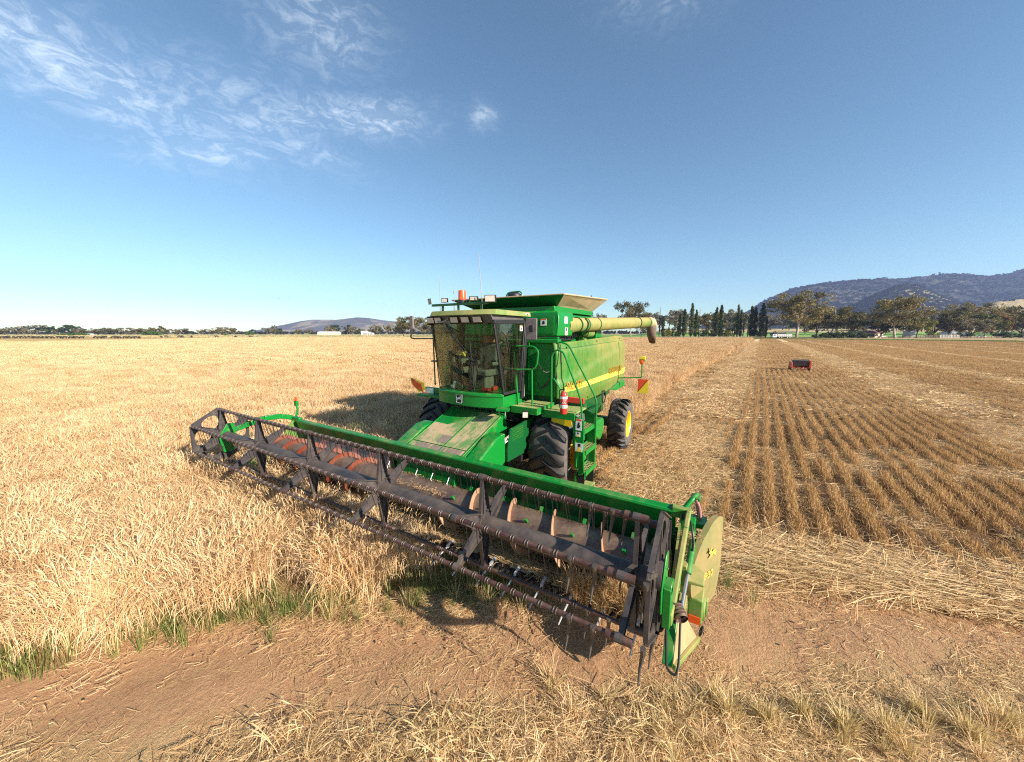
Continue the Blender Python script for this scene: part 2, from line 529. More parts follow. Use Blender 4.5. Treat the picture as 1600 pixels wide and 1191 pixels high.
def side_panel(sgn):
    n = 24
    def top(x): return 3.125 + .125 * min(1, max(0, (.2 - x) / 4.2))
    def bot(x):
        pts = [(.2, 1.98), (-.3, 1.80), (-1.36, 1.70), (-3.1, 1.70), (-3.9, 1.72), (-4.6, 1.80), (-4.82, 1.90)]
        for (x0, z0), (x1, z1) in zip(pts, pts[1:]):
            if x1 <= x <= x0: return z0 + (z1 - z0) * (x0 - x) / (x0 - x1)
        return 1.9
    def bulge(x, z):
        y = 1.56 - .16 * max(0, (x + .45) / .65) ** 1.6 - .10 * max(0, (-4.1 - x) / .7) ** 2
        f = (z - 1.7) / 1.5
        y -= .10 * max(0, .18 - f) / .18 * .8 + .05 * max(0, f - .8) / .2
        # raised swage sweeping from low at the front to high at the rear
        zc = 2.32 + .50 * min(1, max(0, (-.1 - x) / 3.3)) ** .8
        y += .045 * (1 / (1 + math.exp(-(z - zc) * -40))) if x > -3.75 else .045
        if z > top(x) - .17: y -= .02
        return y
    vs = []; NX, NZ = 64, 40
    for i in range(NX + 1):
        for j in range(NZ + 1):
            x = .2 - 5.0 * i / NX
            zt = top(x)
            xs = x
            z = bot(x) + (zt - bot(x)) * j / NZ
            # raked, rounded rear edge
            lim = -4.82 + .50 * max(0, (z - 2.0) / 1.25) ** 1.3 + (.12 * max(0, (z - 3.1) / .15) ** 2)
            xs = max(x, lim)
            vs.append((xs, sgn * bulge(x, z), z))
    fs = []
    for i in range(NX):
        for j in range(NZ):
            a = i * (NZ + 1) + j
            q = (a, a + 1, a + NZ + 2, a + NZ + 1)
            fs.append(q if sgn > 0 else q[::-1])
    m = MB(); m.add(vs, fs)
    o = m.build('side_panel', M['green_side'], H, 50)
    sm = o.modifiers.new('thickness', 'SOLIDIFY'); sm.thickness = .05; sm.offset = -1 if sgn > 0 else -1
    return o, bulge, top
pl, bulge, ptop = side_panel(1)
side_panel(-1)
# yellow stripe and lettering
def skin(x, z, off): return (x, bulge(x, z) + off, z)
m = MB(); vs = []; n = 60
for i in range(n + 1):
    x = .02 - 4.70 * i / n
    w = .055 + .02 * i / n
    zc = 2.155 + .02 * i / n
    for (dz, off) in ((-w, -.02), (-w, .006), (w, .006), (w, -.02)):
        vs.append(skin(x, zc + dz, off))
fs = []
for i in range(n):
    for k in range(3):
        a = i * 4 + k; fs.append((a, a + 1, a + 5, a + 4))
m.add(vs, fs); m.build('stripe', M['decal_yellow'], pl, 0)
t, w = text_mb('9650STS', (-.02, 1.44, 2.135), (-1, .16, 0), (0, 0, 1), .235, .006, .25, .88)
t.v = [(x, bulge(x, z) + .006 + (y - 1.44 - (-.02 - x) * .16) , z) for (x, y, z) in t.v]
t.build('model_lettering', M['ochre'], pl, 0)
t, w = text_mb('JOHN DEERE', (-2.75, 1.6, 2.205), (-1, 0, 0), (0, 0, 1), .235, .006, .12, .98)
t.v = [(x, bulge(x, z) + .006 + (y - 1.6), z) for (x, y, z) in t.v]
t.build('maker_lettering', M['ochre'], pl, 0)

m = MB()
for x0, x1, z in ((.05, -4.35, 3.0),):
    vs = []
    for i in range(41):
        x = x0 + (x1 - x0) * i / 40
        for dz in (-.005, .005): vs.append(skin(x, z + dz + .10 * (.2 - x) / 4.6, .004))
    m.add(vs, [(2 * i, 2 * i + 1, 2 * i + 3, 2 * i + 2) for i in range(40)])
vs = []
for i in range(31):
    z = 1.78 + 1.30 * i / 30
    for dx in (-.006, .006): vs.append(skin(-3.76 + dx, z, .012))
m.add(vs, [(2 * i, 2 * i + 1, 2 * i + 3, 2 * i + 2) for i in range(30)])
m.build('panel_seam', M['green_dark'], pl, 0)
m = MB()
for x, z in ((-.25, 1.92), (-1.3, 1.80), (-2.4, 1.79), (-3.4, 1.80), (-.15, 3.02), (-2.0, 3.12), (-3.9, 3.16)): m.cyl(skin(x, z, -.01), skin(x, z, .012), .022, 10)
m.build('panel_bolts', M['black'], pl)
# lower front body beside the cab: panel with door
b = MB()
b.box(.02, .10, -1.36, 1.36, 1.98, 3.12)
b.build('front_wall', M['green'], H, bevel=.02)
b = MB(); b.box(.10, .125, .70, 1.22, 2.06, 2.98)
d = b.build('service_door', M['green'], H, bevel=.02)
b = MB(); b.tube(fillet([(.12, .80, 2.60), (.17, .80, 2.60), (.17, .92, 2.58), (.12, .92, 2.56)], .03), .012); b.build('door_latch', M['black'], d)
b = MB(); b.box(.0, .16, -1.4, 1.42, 3.12, 3.20); b.box(.01, .1, -1.38, 1.39, 3.20, 3.24); b.build('ledge', M['green'], H, bevel=.015)
b = MB(); b.box(.1, .112, -1.38, 1.40, 3.245, 3.262); b.build('seam_seal', M['black'], H)

# ---- grain tank
b = MB()
b.box(-3.1, -.15, -1.32, .98, 3.05, 3.80)
b.box(-3.0, -2.55, .5, 1.3, 3.05, 3.45)
tank = b.build('grain_tank', M['green'], H, bevel=.02)
b = MB()
b.prism([(.06, -1.36, 3.255), (.06, 1.36, 3.255), (.05, 1.37, 3.62), (-.02, 1.33, 3.78), (-.02, -1.33, 3.78), (.05, -1.37, 3.62)], (-.80, 0, 0))
blk = b.build('auger_housing', M['green'], H, bevel=.035, seg=3)
b = MB(); b.box(.058, .068, .86, 1.28, 3.31, 3.66); b.build('housing_hatch', M['green'], blk, bevel=.03, seg=3)
def decal(parent, c, right, up, w, h, kind=0, name='warning_decal'):
    c, r_, u_ = Vector(c), Vector(right).normalized(), Vector(up).normalized(); nn = r_.cross(u_)
    m = MB()
    m.obox(c, r_ * w / 2, u_ * h / 2, nn * .002, 0)
    if kind == 0:
        m.obox(c + u_ * h * .40 + nn * .002, r_ * w / 2 * .98, u_ * h * .08, nn * .0015, 1)
        m.prism([c + nn * .002 + r_ * w * a + u_ * h * bb for a, bb in ((-.25, -.3), (.1, -.3), (.3, -.12), (.12, .05), (.2, .2), (-.05, .22), (-.2, .05))], nn * .002, 2)
    elif kind == 1:
        m.obox(c + u_ * h * .25 + nn * .002, r_ * w * .18, u_ * h * .2, nn * .0015, 2)
        m.prism([c + nn * .002 + r_ * w * a + u_ * h * bb for a, bb in ((-.4, -.45), (.4, -.45), (0, .1))], nn * .002, 3)
    return m.build(name, [M['white'], M['flag_red'], M['black'], M['decal_yellow']], parent, 0)
decal(blk, (.072, .74, 3.55), (0, 1, 0), (0, 0, 1), .15, .15)
decal(blk, (.074, 1.04, 3.55), (0, 1, 0), (0, 0, 1), .14, .14)
decal(blk, (-.34, 1.372, 3.60), (-1, 0, 0), (0, 0, 1), .17, .14, 2)
decal(blk, (-.36, 1.372, 3.36), (-1, 0, 0), (0, 0, 1), .15, .16, 1)
b = MB(); b.box(-2.95, -.45, -1.28, 1.04, 3.80, 3.92); b.box(-3.0, -.42, -1.35, 1.06, 3.80, 3.82)
b.build('tank_collar', M['green'], H, bevel=.012)
# flared tank extension
lo = [(-.62, -1.28), (-.62, 1.02), (-2.95, 1.02), (-2.95, -1.28)]
hi = [(-.22, -1.72), (-.22, 1.36), (-3.22, 1.36), (-3.22, -1.72)]
ZH = (4.15, 4.14, 4.25, 4.25)
def wall(m, i, mi):
    j = (i + 1) % 4
    a, b_, c_, d_ = (lo[i] + (3.92,)), (lo[j] + (3.92,)), (hi[j] + (ZH[j],)), (hi[i] + (ZH[i],))
    cen = Vector((-1.8, -.15, 3.9))
    nn = (Vector(b_) - Vector(a)).cross(Vector(d_) - Vector(a)).normalized()
    m.prism([a, b_, c_, d_], nn * .012, mi)
for i, mat in enumerate(('green_dark', 'tan_dust', 'green', 'tan_dust')):
    m = MB(); wall(m, i, 0)
    m.build('tank_extension', M[mat], H, 0)
m = MB()
for i in range(4):
    j = (i + 1) % 4
    m.tube([hi[i] + (ZH[i],), hi[j] + (ZH[j],)], .016, 6)
m.build('extension_rim', M['tan_dust'], H)
m = MB(); m.lathe([(.20, 4.05), (.20, 4.22), (.17, 4.31), (.09, 4.36), (.0001, 4.37)], (-1.15, -.42, 0), (0, 0, 1), 20, 0); m.lathe([(.23, 4.02), (.24, 4.2), (.205, 4.215)], (-1.15, -.42, 0), (0, 0, 1), 20, 1)
m.tube(fillet([(-1.15, -.68, 4.1), (-1.15, -.66, 4.36), (-1.15, -.2, 4.38), (-1.15, -.16, 4.1)], .15), .02, 6, 1)
m.build('filling_auger_head', [M['black'], M['green']], H)
m = MB(); m.prism([(-2.7, 1.0, 4.2), (-2.95, 1.0, 4.2), (-2.92, 1.0, 4.36)], (0, .012, 0)); m.build('tarp_bracket', M['black'], H)
# rear of tank / engine deck clutter
b = MB()
b.box(-4.3, -3.0, -1.2, .75, 3.0, 3.38); b.prism([(-2.85, 1.02, 3.62), (-3.35, 1.0, 3.60), (-4.6, .9, 3.55), (-4.6, .9, 3.50), (-2.85, 1.02, 3.52)], (0, -.5, 0))
b.build('engine_deck', M['green_dust'], H, bevel=.012)
b = MB(); b.cyl((-1.9, 1.22, 3.32), (-2.3, 1.24, 3.33), .115, 16); b.cyl((-1.86, 1.22, 3.32), (-1.9, 1.22, 3.32), .08, 12); b.box(-2.1, -1.9, 1.05, 1.2, 3.05, 3.25)
b.build('tank_drive_gearbox', M['green_dust'], H, bevel=.01)
b = MB(); b.box(-1.6, -.75, 1.0, 1.05, 3.15, 3.38); b.box(-3.5, -2.6, 1.05, 1.4, 3.10, 3.20)
for k in range(5): b.cyl((-1.0 - k * .14, 1.06, 3.28), (-1.0 - k * .14, 1.14, 3.28), .05 + .012 * (k % 2), 10)
b.build('drive_chains', M['black'], H)

# ---- unloading auger
p0, p1 = Vector((-.60, 1.20, 3.49)), Vector((-6.35, 1.86, 3.69))
b = MB(); b.cyl(p0, p0 + (p1 - p0) * .06, .185, 28)
b.tube([p0, p0 + (p1 - p0) * .5, p1], .168, 28)
tube = b.build('unloading_auger', M['tan_dust'] if False else paint('auger_tube_paint', (.05, .19, .025), .50, .45, .5, (.40, .28, .10), scale=.8, dirt=.1), H)
b = MB()
for f, r in ((.10, .185), (.17, .176), (.28, .173), (.80, .188), (.97, .176)):
    q = p0 + (p1 - p0) * f; d_ = (p1 - p0).normalized()
    b.cyl(q - d_ * .025, q + d_ * .025, r, 28)
b.tube(fillet([(-1.42, 1.40, 3.68), (-1.42, 1.50, 3.55), (-1.40, 1.46, 3.40), (-1.38, 1.34, 3.33)], .06), .018, 6)
b.build('tube_band', M['green_dark'], tube)
b = MB()
d_ = (p1 - p0).normalized()
b.tube([p1 - d_ * .05, p1 + d_ * .18, p1 + d_ * .33 + Vector((0, 0, -.02)), p1 + d_ * .44 + Vector((0, 0, -.10)), p1 + d_ * .50 + Vector((0, 0, -.2))], [.172, .178, .178, .172, .16], 24)
b.build('auger_elbow', M['tan_dust'], tube)
b = MB()
q = p1 + d_ * .38
ring = []
for (dx, dz, rx, ry) in ((0, -.05, .19, .17), (.02, -.25, .22, .17), (.10, -.50, .22, .15), (.30, -.72, .15, .11)):
    ring.append([q + Vector((-dx - cos(2 * pi * k / 20) * rx, sin(2 * pi * k / 20) * ry, dz + cos(2 * pi * k / 20) * -.05)) for k in range(20)])
vs = [p for g in ring for p in g]; fs = []
for i in range(3):
    for k in range(20): fs.append((i * 20 + k, i * 20 + (k + 1) % 20, i * 20 + 20 + (k + 1) % 20, i * 20 + 20 + k))
b.add(vs, fs)
o = b.build('rubber_spout', plain('dusty_rubber', (.16, .115, .085), .75, var=.2, scale=6), tube)
sm = o.modifiers.new('thickness', 'SOLIDIFY'); sm.thickness = .012

# ---- cab
cab = sub('cab')
def plan(z):   # half outline (x at centre, x at corner, half width, rear x) at height z
    f = (z - 2.17) / 1.35
    return 1.40 + .22 * f, 1.22 + .31 * f, .78, .46
def front_x(y, z):
    xc, xk, hw, _ = plan(z)
    if y < 0: xk = 1.29 + .17 * (z - 2.17) / 1.35
    return xk + (xc - xk) * (1 - (abs(y) / hw) ** 2.4)
def curved(m, z0, z1, y0, y1, th=.012, off=0, ny=24, nz=8, mi=0):
    vs = []
    for i in range(ny + 1):
        for j in range(nz + 1):
            y = y0 + (y1 - y0) * i / ny; z = z0 + (z1 - z0) * j / nz
            vs.append((front_x(y, z) + off, y, z))
    N = len(vs)
    vs += [(x - th, y, z) for x, y, z in vs]
    fs = []
    for i in range(ny):
        for j in range(nz):
            a = i * (nz + 1) + j
            fs.append((a, a + nz + 1, a + nz + 2, a + 1)); fs.append((N + a, N + a + 1, N + a + nz + 2, N + a + nz + 1))
    # rim
    edge = [i * (nz + 1) for i in range(ny + 1)] + [ny * (nz + 1) + j for j in range(1, nz + 1)] + [i * (nz + 1) + nz for i in range(ny - 1, -1, -1)] + [j for j in range(nz - 1, 0, -1)]
    for k in range(len(edge)):
        a, c = edge[k], edge[(k + 1) % len(edge)]
        fs.append((a, c, N + c, N + a))
    m.add(vs, fs, mi)
    return m
m = curved(MB(), 2.175, 3.50, -.765, .765, .010); m.build('windscreen', M['glass'], cab, 60)
# green band under the glass with its lip
m = MB()
def band(z0, z1, off, ny=30):
    vs = []
    path = [(y, front_x(y, 2.17) + off) for y in np.linspace(-.80, .80, ny)]
    path = [(-.80, .55)] + path + [(.80, .55)]
    for (y, x) in path: vs += [(x, y, z0), (x, y, z1)]
    n = len(path)
    fs = [(2 * i, 2 * i + 2, 2 * i + 3, 2 * i + 1) for i in range(n - 1)]
    fs += [tuple(2 * i for i in range(n))[::-1], tuple(2 * i + 1 for i in range(n)), (0, 1, 2 * n - 1, 2 * n - 2)]
    m.add(vs, fs)
band(1.885, 2.17, .035); band(2.10, 2.155, .05)
front = m.build('cab_front_panel', M['green'], cab, 50, bevel=.012)
# leaping stag badge
bx = front_x(-.14, 2.1) + .036
bc = Vector((bx + .012, -.14, 2.02)); br, bu = Vector((.10, 1, 0)).normalized(), Vector((-.02, 0, 1))
nn = br.cross(bu)
def pt(a, c_, o=0): return bc + br * a + bu * c_ + nn * o
m = MB()
m.prism([pt(a, c_, -.03) for a, c_ in ((-.085, .10), (.085, .10), (.10, .085), (.09, -.085), (.075, -.10), (-.075, -.10), (-.09, -.085), (-.10, .085))], nn * .035, 0)
outer = [(-.077, .09), (.077, .09), (.089, .078), (.08, -.077), (.068, -.09), (-.068, -.09), (-.08, -.077), (-.089, .078)]
m.prism([pt(a, c_, .005) for a, c_ in outer], nn * .003, 1, [[pt(a * .84, c_ * .86, .005) for a, c_ in outer]])
stag = [(-.058, -.02), (-.04, .012), (-.012, .02), (.012, .012), (.026, .03), (.022, .056), (.034, .045), (.042, .056), (.040, .036), (.058, .026), (.056, .016), (.04, .018), (.034, -.004), (.054, -.016), (.046, -.022),
        (.022, -.014), (.0, -.012), (-.018, -.01), (-.032, -.03), (-.05, -.04), (-.058, -.05), (-.062, -.044), (-.042, -.03), (-.044, -.012)]
m.prism([pt(a, c_ + .006, .005) for a, c_ in stag], nn * .003, 1)
m.build('stag_badge', [M['black'], M['white']], front, 0)
# pillars and door frames
m = MB()
for s in (-1, 1):
    pw = .05 if s > 0 else .022
    m.beam((1.225 if s > 0 else 1.285, s * .79, 2.15), (1.545 if s > 0 else 1.46, s * .79, 3.54), pw * .7, pw, (1, 0, 0))
    if s > 0: m.beam((1.165, s * .80, 2.18), (1.485, s * .80, 3.50), .02, .02, (1, 0, 0))
    m.beam((.60, s * .82, 2.0), (.42, s * .82, 3.62), .06, .10, (1, 0, 0))
    m.beam((.67, s * .83, 2.18), (.50, s * .83, 3.55), .02, .03, (1, 0, 0))
    m.beam((.60, s * .80, 2.17), (1.25, s * .80, 2.17), .05, .05)
    m.beam((.45, s * .80, 3.555), (1.56, s * .80, 3.525), .05, .08)
m.beam((.42, -.8, 3.56), (.42, .8, 3.56), .06, .06)
m.build('cab_frame', M['black'], cab, bevel=.008)
for s in (-1, 1):
    m = MB(); m.prism([(.66, s * .80, 2.20), (1.22, s * .80, 2.20), (1.50, s * .80, 3.50), (.48, s * .80, 3.50)], (0, s * .010, 0))
    g = m.build('cab_door', M['glass2'], cab, 0)
    m = MB(); m.tube(fillet([(1.36, s * .83, 3.36), (1.32, s * .90, 3.30), (1.20, s * .90, 2.98), (1.17, s * .83, 2.90)], .08), .015); m.build('door_handle', M['hose'], g)
decal(cab, (.62, .816, 3.42), (-1, 0, 0), (0, 0, 1), .10, .11, 0)
m = MB(); m.box(.40, .44, -.78, .78, 2.0, 2.95); m.build('cab_rear_wall', M['grey'], cab)
m = MB(); m.box(.41, .42, -.76, .76, 2.95, 3.5); m.build('rear_window', M['glass2'], cab, 0)
m = MB(); m.box(.46, 1.2, -.76, .76, 2.10, 2.16); m.build('cab_floor', M['grey'], cab)
# roof and light visor
m = MB()
def roofring(z, ex):
    xs = [(.30, -.84), (1.40 + ex, -.84), (1.62 + ex, -.60), (1.66 + ex, 0), (1.62 + ex, .66), (1.52 + ex, .84), (.30, .84)]
    return [(x, y * (1 + ex * .4), z) for x, y in xs]
R0, R1, R2 = roofring(3.655, .06), roofring(3.745, .02), roofring(3.752, -.10)
vs = R0 + R1 + R2; n = 7; fs = []
for k in range(2):
    for i in range(n): fs.append((k * n + i, k * n + (i + 1) % n, (k + 1) * n + (i + 1) % n, (k + 1) * n + i))
fs += [tuple(range(n))[::-1], tuple(2 * n + i for i in range(n))]
m.add(vs, fs)
m.build('cab_roof', paint('roof_paint', (.035, .22, .03), .36, .42, .5, (.40, .30, .13), scale=1.3), cab, 30, bevel=.015)
m = MB(); m.prism([(.45, -.78, 3.51), (.45, -.78, 3.654), (1.62, -.78, 3.654), (1.53, -.78, 3.51)], (0, 1.56, 0))
m.build('light_visor', M['plastic'], cab, bevel=.006)
decal(cab, (.44, .852, 3.70), (-1, 0, 0), (0, 0, 1), .13, .08, 0)
def lamp(c, f, w, h, parent, name='work_lamp', d=.05):
    f = Vector(f).normalized(); r_ = Vector((0, 0, 1)).cross(f).normalized(); u_ = f.cross(r_)
    c = Vector(c)
    m = MB()
    m.obox(c, r_ * w / 2, u_ * h / 2, f * d / 2, 0)
    m.obox(c + f * (d / 2 + .004), r_ * (w / 2 - .012), u_ * (h / 2 - .012), f * .004, 1)
    return m.build(name, [M['black'], M['lens']], parent, 0, bevel=.006)
for y in (-.70, -.50, -.08, .18, .46):
    lamp((1.592 - .02 * abs(y), y, 3.582), (1, .10 * y, -.40), .20, .13, cab, 'visor_lamp')
m = MB(); m.box(1.48, 1.56, -.42, -.22, 3.50, 3.62); m.tube(fillet([(1.6, -.50, 3.54), (1.66, -.38, 3.53), (1.66, -.28, 3.55), (1.60, -.24, 3.60)], .08), .018)
m.build('wiper_motor', M['grey'], cab)
m = MB()
def gp(y, z, off=.02): return (front_x(y, z) + off, y, z)
m.tube([gp(-.30, 3.52), gp(-.12, 3.22), gp(.20, 2.86), gp(.28, 2.80)], .010, 6)
m.tube([gp(-.26, 3.50), gp(-.06, 3.22), gp(.24, 2.88), gp(.30, 2.80)], .007, 6)
m.tube([gp(.26, 3.18), gp(.25, 2.85), gp(.23, 2.36)], .009, 6)
m.tube([gp(-.28, 3.48, .012), gp(.02, 3.34, .012)], .006, 6)
m.build('wiper', M['black'], cab)
# seat, console, steering wheel
m = MB(); m.box(.62, 1.05, -.24, .26, 2.44, 2.58); m.prism([(.62, -.23, 2.5), (.70, -.23, 2.55), (.62, -.23, 3.10), (.54, -.23, 3.10)], (0, .46, 0)); m.box(.66, 1.0, -.18, .2, 2.16, 2.44)
m.box(.62, .98, .30, .38, 2.66, 2.74); m.box(.62, .98, -.36, -.28, 2.66, 2.74)
seat = m.build('driver_seat', M['seat'], cab, bevel=.04, seg=3)
m = MB(); m.box(.55, .66, -.16, .18, 3.12, 3.27); m.build('headrest', M['seat_tan'], seat, bevel=.03, seg=3)
m = MB(); m.beam((1.22, 0, 2.16), (1.10, 0, 2.76), .10, .12, (0, 1, 0)); m.box(1.05, 1.18, -.16, .12, 2.70, 2.78)
col = m.build('steering_column', M['plastic'], cab, bevel=.01)
m = MB(); m.tube(arc((1.04, 0, 2.84), .20, 0, 2 * pi * 23 / 24, 23, (.35, 0, .93), (0, 1, 0)), .015, 8, 0, True)
for a in (0.5, 2.6, 4.7): m.tube([(1.04, 0, 2.84), Vector((1.04, 0, 2.84)) + (Vector((.35, 0, .93)) * cos(a) + Vector((0, 1, 0)) * sin(a)) * .2], .01, 6)
m.build('steering_wheel', M['black'], cab)
m = MB(); m.box(.55, 1.0, -.72, -.42, 2.16, 2.78); m.box(.9, 1.1, -.70, -.55, 2.70, 2.95); m.box(.95, 1.08, -.50, -.34, 2.82, 2.94)
m.build('control_console', M['seat'], cab, bevel=.02)
m = MB(); m.obox((1.02, -.42, 2.90), (.05, 0, .02), (0, .10, 0), (-.02, 0, .05)); m.build('yield_monitor', M['decal_yellow'], cab, bevel=.01)
m = MB(); m.box(1.12, 1.2, .22, .42, 2.17, 2.24); m.box(.9, 1.05, .36, .44, 2.17, 2.26); m.build('red_toolbag', M['red'], cab, bevel=.02)
m = MB(); m.box(1.06, 1.16, -.55, -.47, 2.17, 2.32); m.box(1.10, 1.2, -.58, -.48, 2.17, 2.25); m.build('drink_bottle', M['white'], cab, bevel=.02)
# roof bar, lamps, beacon, aerials
m = MB(); m.box(1.43, 1.48, -.78, .60, 3.855, 3.90)
for y in (-.5, -.1, .45): m.box(1.44, 1.47, y - .02, y + .02, 3.74, 3.86)
bar = m.build('roof_bar', M['green_dark'], H, bevel=.004)
lamp((1.45, -.86, 3.96), (.75, -.6, -.15), .14, .11, bar); lamp((1.45, -.45, 3.965), (.9, .3, -.1), .13, .085, bar); lamp((1.44, .27, 3.965), (.9, .25, 0), .15, .085, bar, 'work_lamp', .06)
lamp((1.46, .66, 3.945), (.9, .35, -.05), .20, .13, bar, 'work_lamp', .09)
m = MB(); m.box(1.43, 1.45, .155, .175, 3.88, 4.02); m.cyl((1.44, .22, 3.96), (1.44, .33, 3.96), .035, 12); m.build('camera_bracket', M['grey'], bar)
m = MB(); m.lathe([(.085, 3.90), (.085, 3.955), (.075, 3.96)], (1.42, -.03, 0), (0, 0, 1), 20, 0); m.lathe([(.078, 3.955), (.072, 4.12), (.066, 4.135), (.0001, 4.14)], (1.42, -.03, 0), (0, 0, 1), 20, 1)
m.build('beacon', [M['black'], M['orange']], bar)
for (y, zt, dy, dx, r) in ((-.80, 4.50, -.01, 0, .006), (-.42, 4.34, .0, 0, .005), (.28, 4.82, -.07, .0, .007)):
    m = MB(); m.tube([(1.2, y, 3.78), (1.2, y, 3.92)], .013, 8); m.tube([(1.2, y, 3.90), (1.2 + dx, y + dy, zt)], [r, r * .7], 6)
    if y == -.42: m.cyl((1.2, y, 4.12), (1.2, y, 4.17), .012, 8)
    m.build('aerial', M['grey'], H)

# ---- right hand mirror, handrail and marker
m = MB(); m.tube(fillet([(.90, -1.30, 2.14), (.92, -1.30, 3.20), (.96, -1.32, 3.20), (1.2, -1.62, 3.20), (1.25, -1.66, 3.22), (1.25, -1.62, 3.46)], .06), .016); m.box(.86, .96, -1.36, -1.2, 2.68, 2.71)
m.tube([(.9, -1.3, 2.7), (.7, -.84, 2.72)], .012)
m.build('handrail', M['green_dark'], H)
m = MB(); m.obox((1.25, -1.61, 3.50), (.022, 0, 0), (0, .055, .0), (0, 0, .20)); m.box(1.18, 1.24, -1.63, -1.59, 3.36, 3.5); m.build('wing_mirror', M['mirror'], H, bevel=.02, seg=3)
m = MB(); m.box(.55, 1.25, -1.55, -.82, 1.92, 1.97); m.box(.95, 1.02, -1.5, -.86, 1.97, 2.10); m.build('right_platform', M['green'], H, bevel=.01)
decal(H, (1.03, -1.36, 2.03), (0, 1, 0), (0, 0, 1), .26, .12, 2, 'number_plate')
m = MB()
for k in range(4): m.prism([(1.1, -1.85 + .085 * k, 2.28 - .03 * k), (1.1, -1.80 + .085 * k, 2.28 - .03 * k), (1.1, -1.72 + .085 * k, 2.08 - .035 * k), (1.1, -1.78 + .085 * k, 2.10 - .03 * k)], (.012, 0, 0), 0)
m.prism([(1.095, -1.88, 2.30), (1.095, -1.45, 2.20), (1.095, -1.42, 2.04), (1.095, -1.62, 1.98), (1.095, -1.86, 2.16)], (.004, 0, 0), 1)
m.build('hazard_marker', [M['flag_red'], M['flag_yellow']], H, 0)
m = MB(); m.box(1.02, 1.08, -1.55, -1.40, 1.90, 1.98); m.build('side_lamp', M['orange'], H, bevel=.01)

# ---- left platform, ladder, handrails
m = MB()
m.box(.22, .98, .80, 1.36, 1.86, 1.895, 1); m.box(.96, .985, .80, 1.38, 1.77, 1.90); m.box(.22, .98, 1.36, 1.385, 1.77, 1.90)
m.box(.05, .72, 1.385, 2.02, 1.80, 1.835, 1); m.box(.715, .74, 1.36, 2.04, 1.70, 1.84); m.box(.03, .05, 1.36, 2.0, 1.70, 1.84)
for i in range(7):
    for j in range(5):
        m.box(.30 + i * .095, .345 + i * .095, .86 + j * .10, .872 + j * .10, 1.895, 1.901, 1)
        m.box(.12 + i * .085, .16 + i * .085, 1.46 + j * .11, 1.472 + j * .11, 1.835, 1.841, 1)
m.build('platform', [M['green'], M['tread']], H, 0, bevel=.004)
lad = None
m = MB()
m.prism([(.66, 1.96, 1.82), (.66, 2.20, 1.70), (.66, 2.20, .66), (.66, 2.12, .62), (.66, 2.08, .80), (.66, 2.05, 1.25), (.66, 1.98, 1.5)], (-.02, 0, 0))
m.prism([(.06, 1.96, 1.82), (.06, 2.20, 1.70), (.06, 2.20, .66), (.06, 2.12, .62), (.06, 2.08, .80), (.06, 2.05, 1.3)], (-.02, 0, 0))
lad = m.build('ladder', M['green'], H, bevel=.006)
for z, y0 in ((1.50, 2.02), (1.10, 2.06), (.69, 2.07)):
    m = MB(); m.box(.05, .65, y0, y0 + .18, z, z + .025, 1); m.box(.05, .65, y0 + .175, y0 + .19, z - .06, z + .027); m.box(.05, .65, y0 - .005, y0 + .004, z - .05, z + .05)
    m.box(.06, .64, y0 - .04, y0 - .01, z - .34, z - .04)
    for i in range(6):
        for j in range(3): m.box(.11 + i * .09, .15 + i * .09, y0 + .03 + j * .055, y0 + .055 + j * .055, z + .025, z + .031, 2)
    m.build('rung', [M['green'], M['tread'], M['black']], lad, 0)
m = MB(); m.box(.60, .62, 2.06, 2.22, .32, .68); m.box(.08, .10, 2.06, 2.22, .32, .68); m.build('rubber_strap', M['rubber'], lad, 0)
m = MB(); m.box(.07, .63, 2.06, 2.26, .29, .315); m.build('bottom_rung', M['tread'], lad, bevel=.005)
decal(lad, (.664, 2.10, 1.62), (0, 1, 0), (0, 0, 1), .12, .22, 0); decal(lad, (.664, 2.12, 1.18), (0, 1, 0), (0, 0, 1), .15, .17, 1)
decal(lad, (.664, 2.09, 1.43), (0, 1, 0), (0, 0, 1), .09, .09, 1)
m = MB(); m.tube(fillet([(.05, 2.22, .66), (.08, 2.24, 2.02), (.10, 1.62, 3.10), (.10, 1.40, 3.15), (.10, 1.31, 3.02), (.10, 1.29, 1.88)], .16, 8), .019, 10); m.build('handrail', M['green'], H)
m = MB(); m.tube(fillet([(.66, 2.22, .70), (.62, 2.12, 2.08), (.60, 1.74, 2.96), (.60, 1.60, 3.02), (.60, 1.49, 2.90), (.60, 1.50, 1.84)], .14, 8), .019, 10); m.tube([(.60, 1.54, 2.45), (.62, 1.80, 2.12), (.62, 1.84, 1.84)], .014, 8); m.build('handrail', M['green'], H)
m = MB(); m.tube(fillet([(.80, .86, 1.90), (.76, .77, 2.60), (.75, .73, 3.0), (.75, .80, 3.07), (.75, 1.18, 3.07), (.75, 1.28, 2.98), (.75, 1.25, 2.72), (.75, 1.18, 2.62), (.76, .78, 2.60)], .07, 6), .017, 10)
m.tube([(.75, 1.14, 2.61), (.80, 1.18, 1.90)], .017, 10); m.tube(fillet([(.75, 1.08, 3.07), (.78, 1.08, 3.16), (.84, 1.20, 3.20), (.84, 1.20, 3.40)], .04), .011, 8)
m.build('handrail', M['green'], H)
m = MB(); m.obox((.93, 1.225, 3.40), (.012, .0, 0), (0, .115, 0), (0, 0, .20)); m.obox((.950, 1.225, 3.41), (.012, 0, 0), (0, .045, 0), (0, 0, .06), 1)
m.build('wing_mirror', [M['mirror'], M['black']], H, bevel=.025, seg=3)
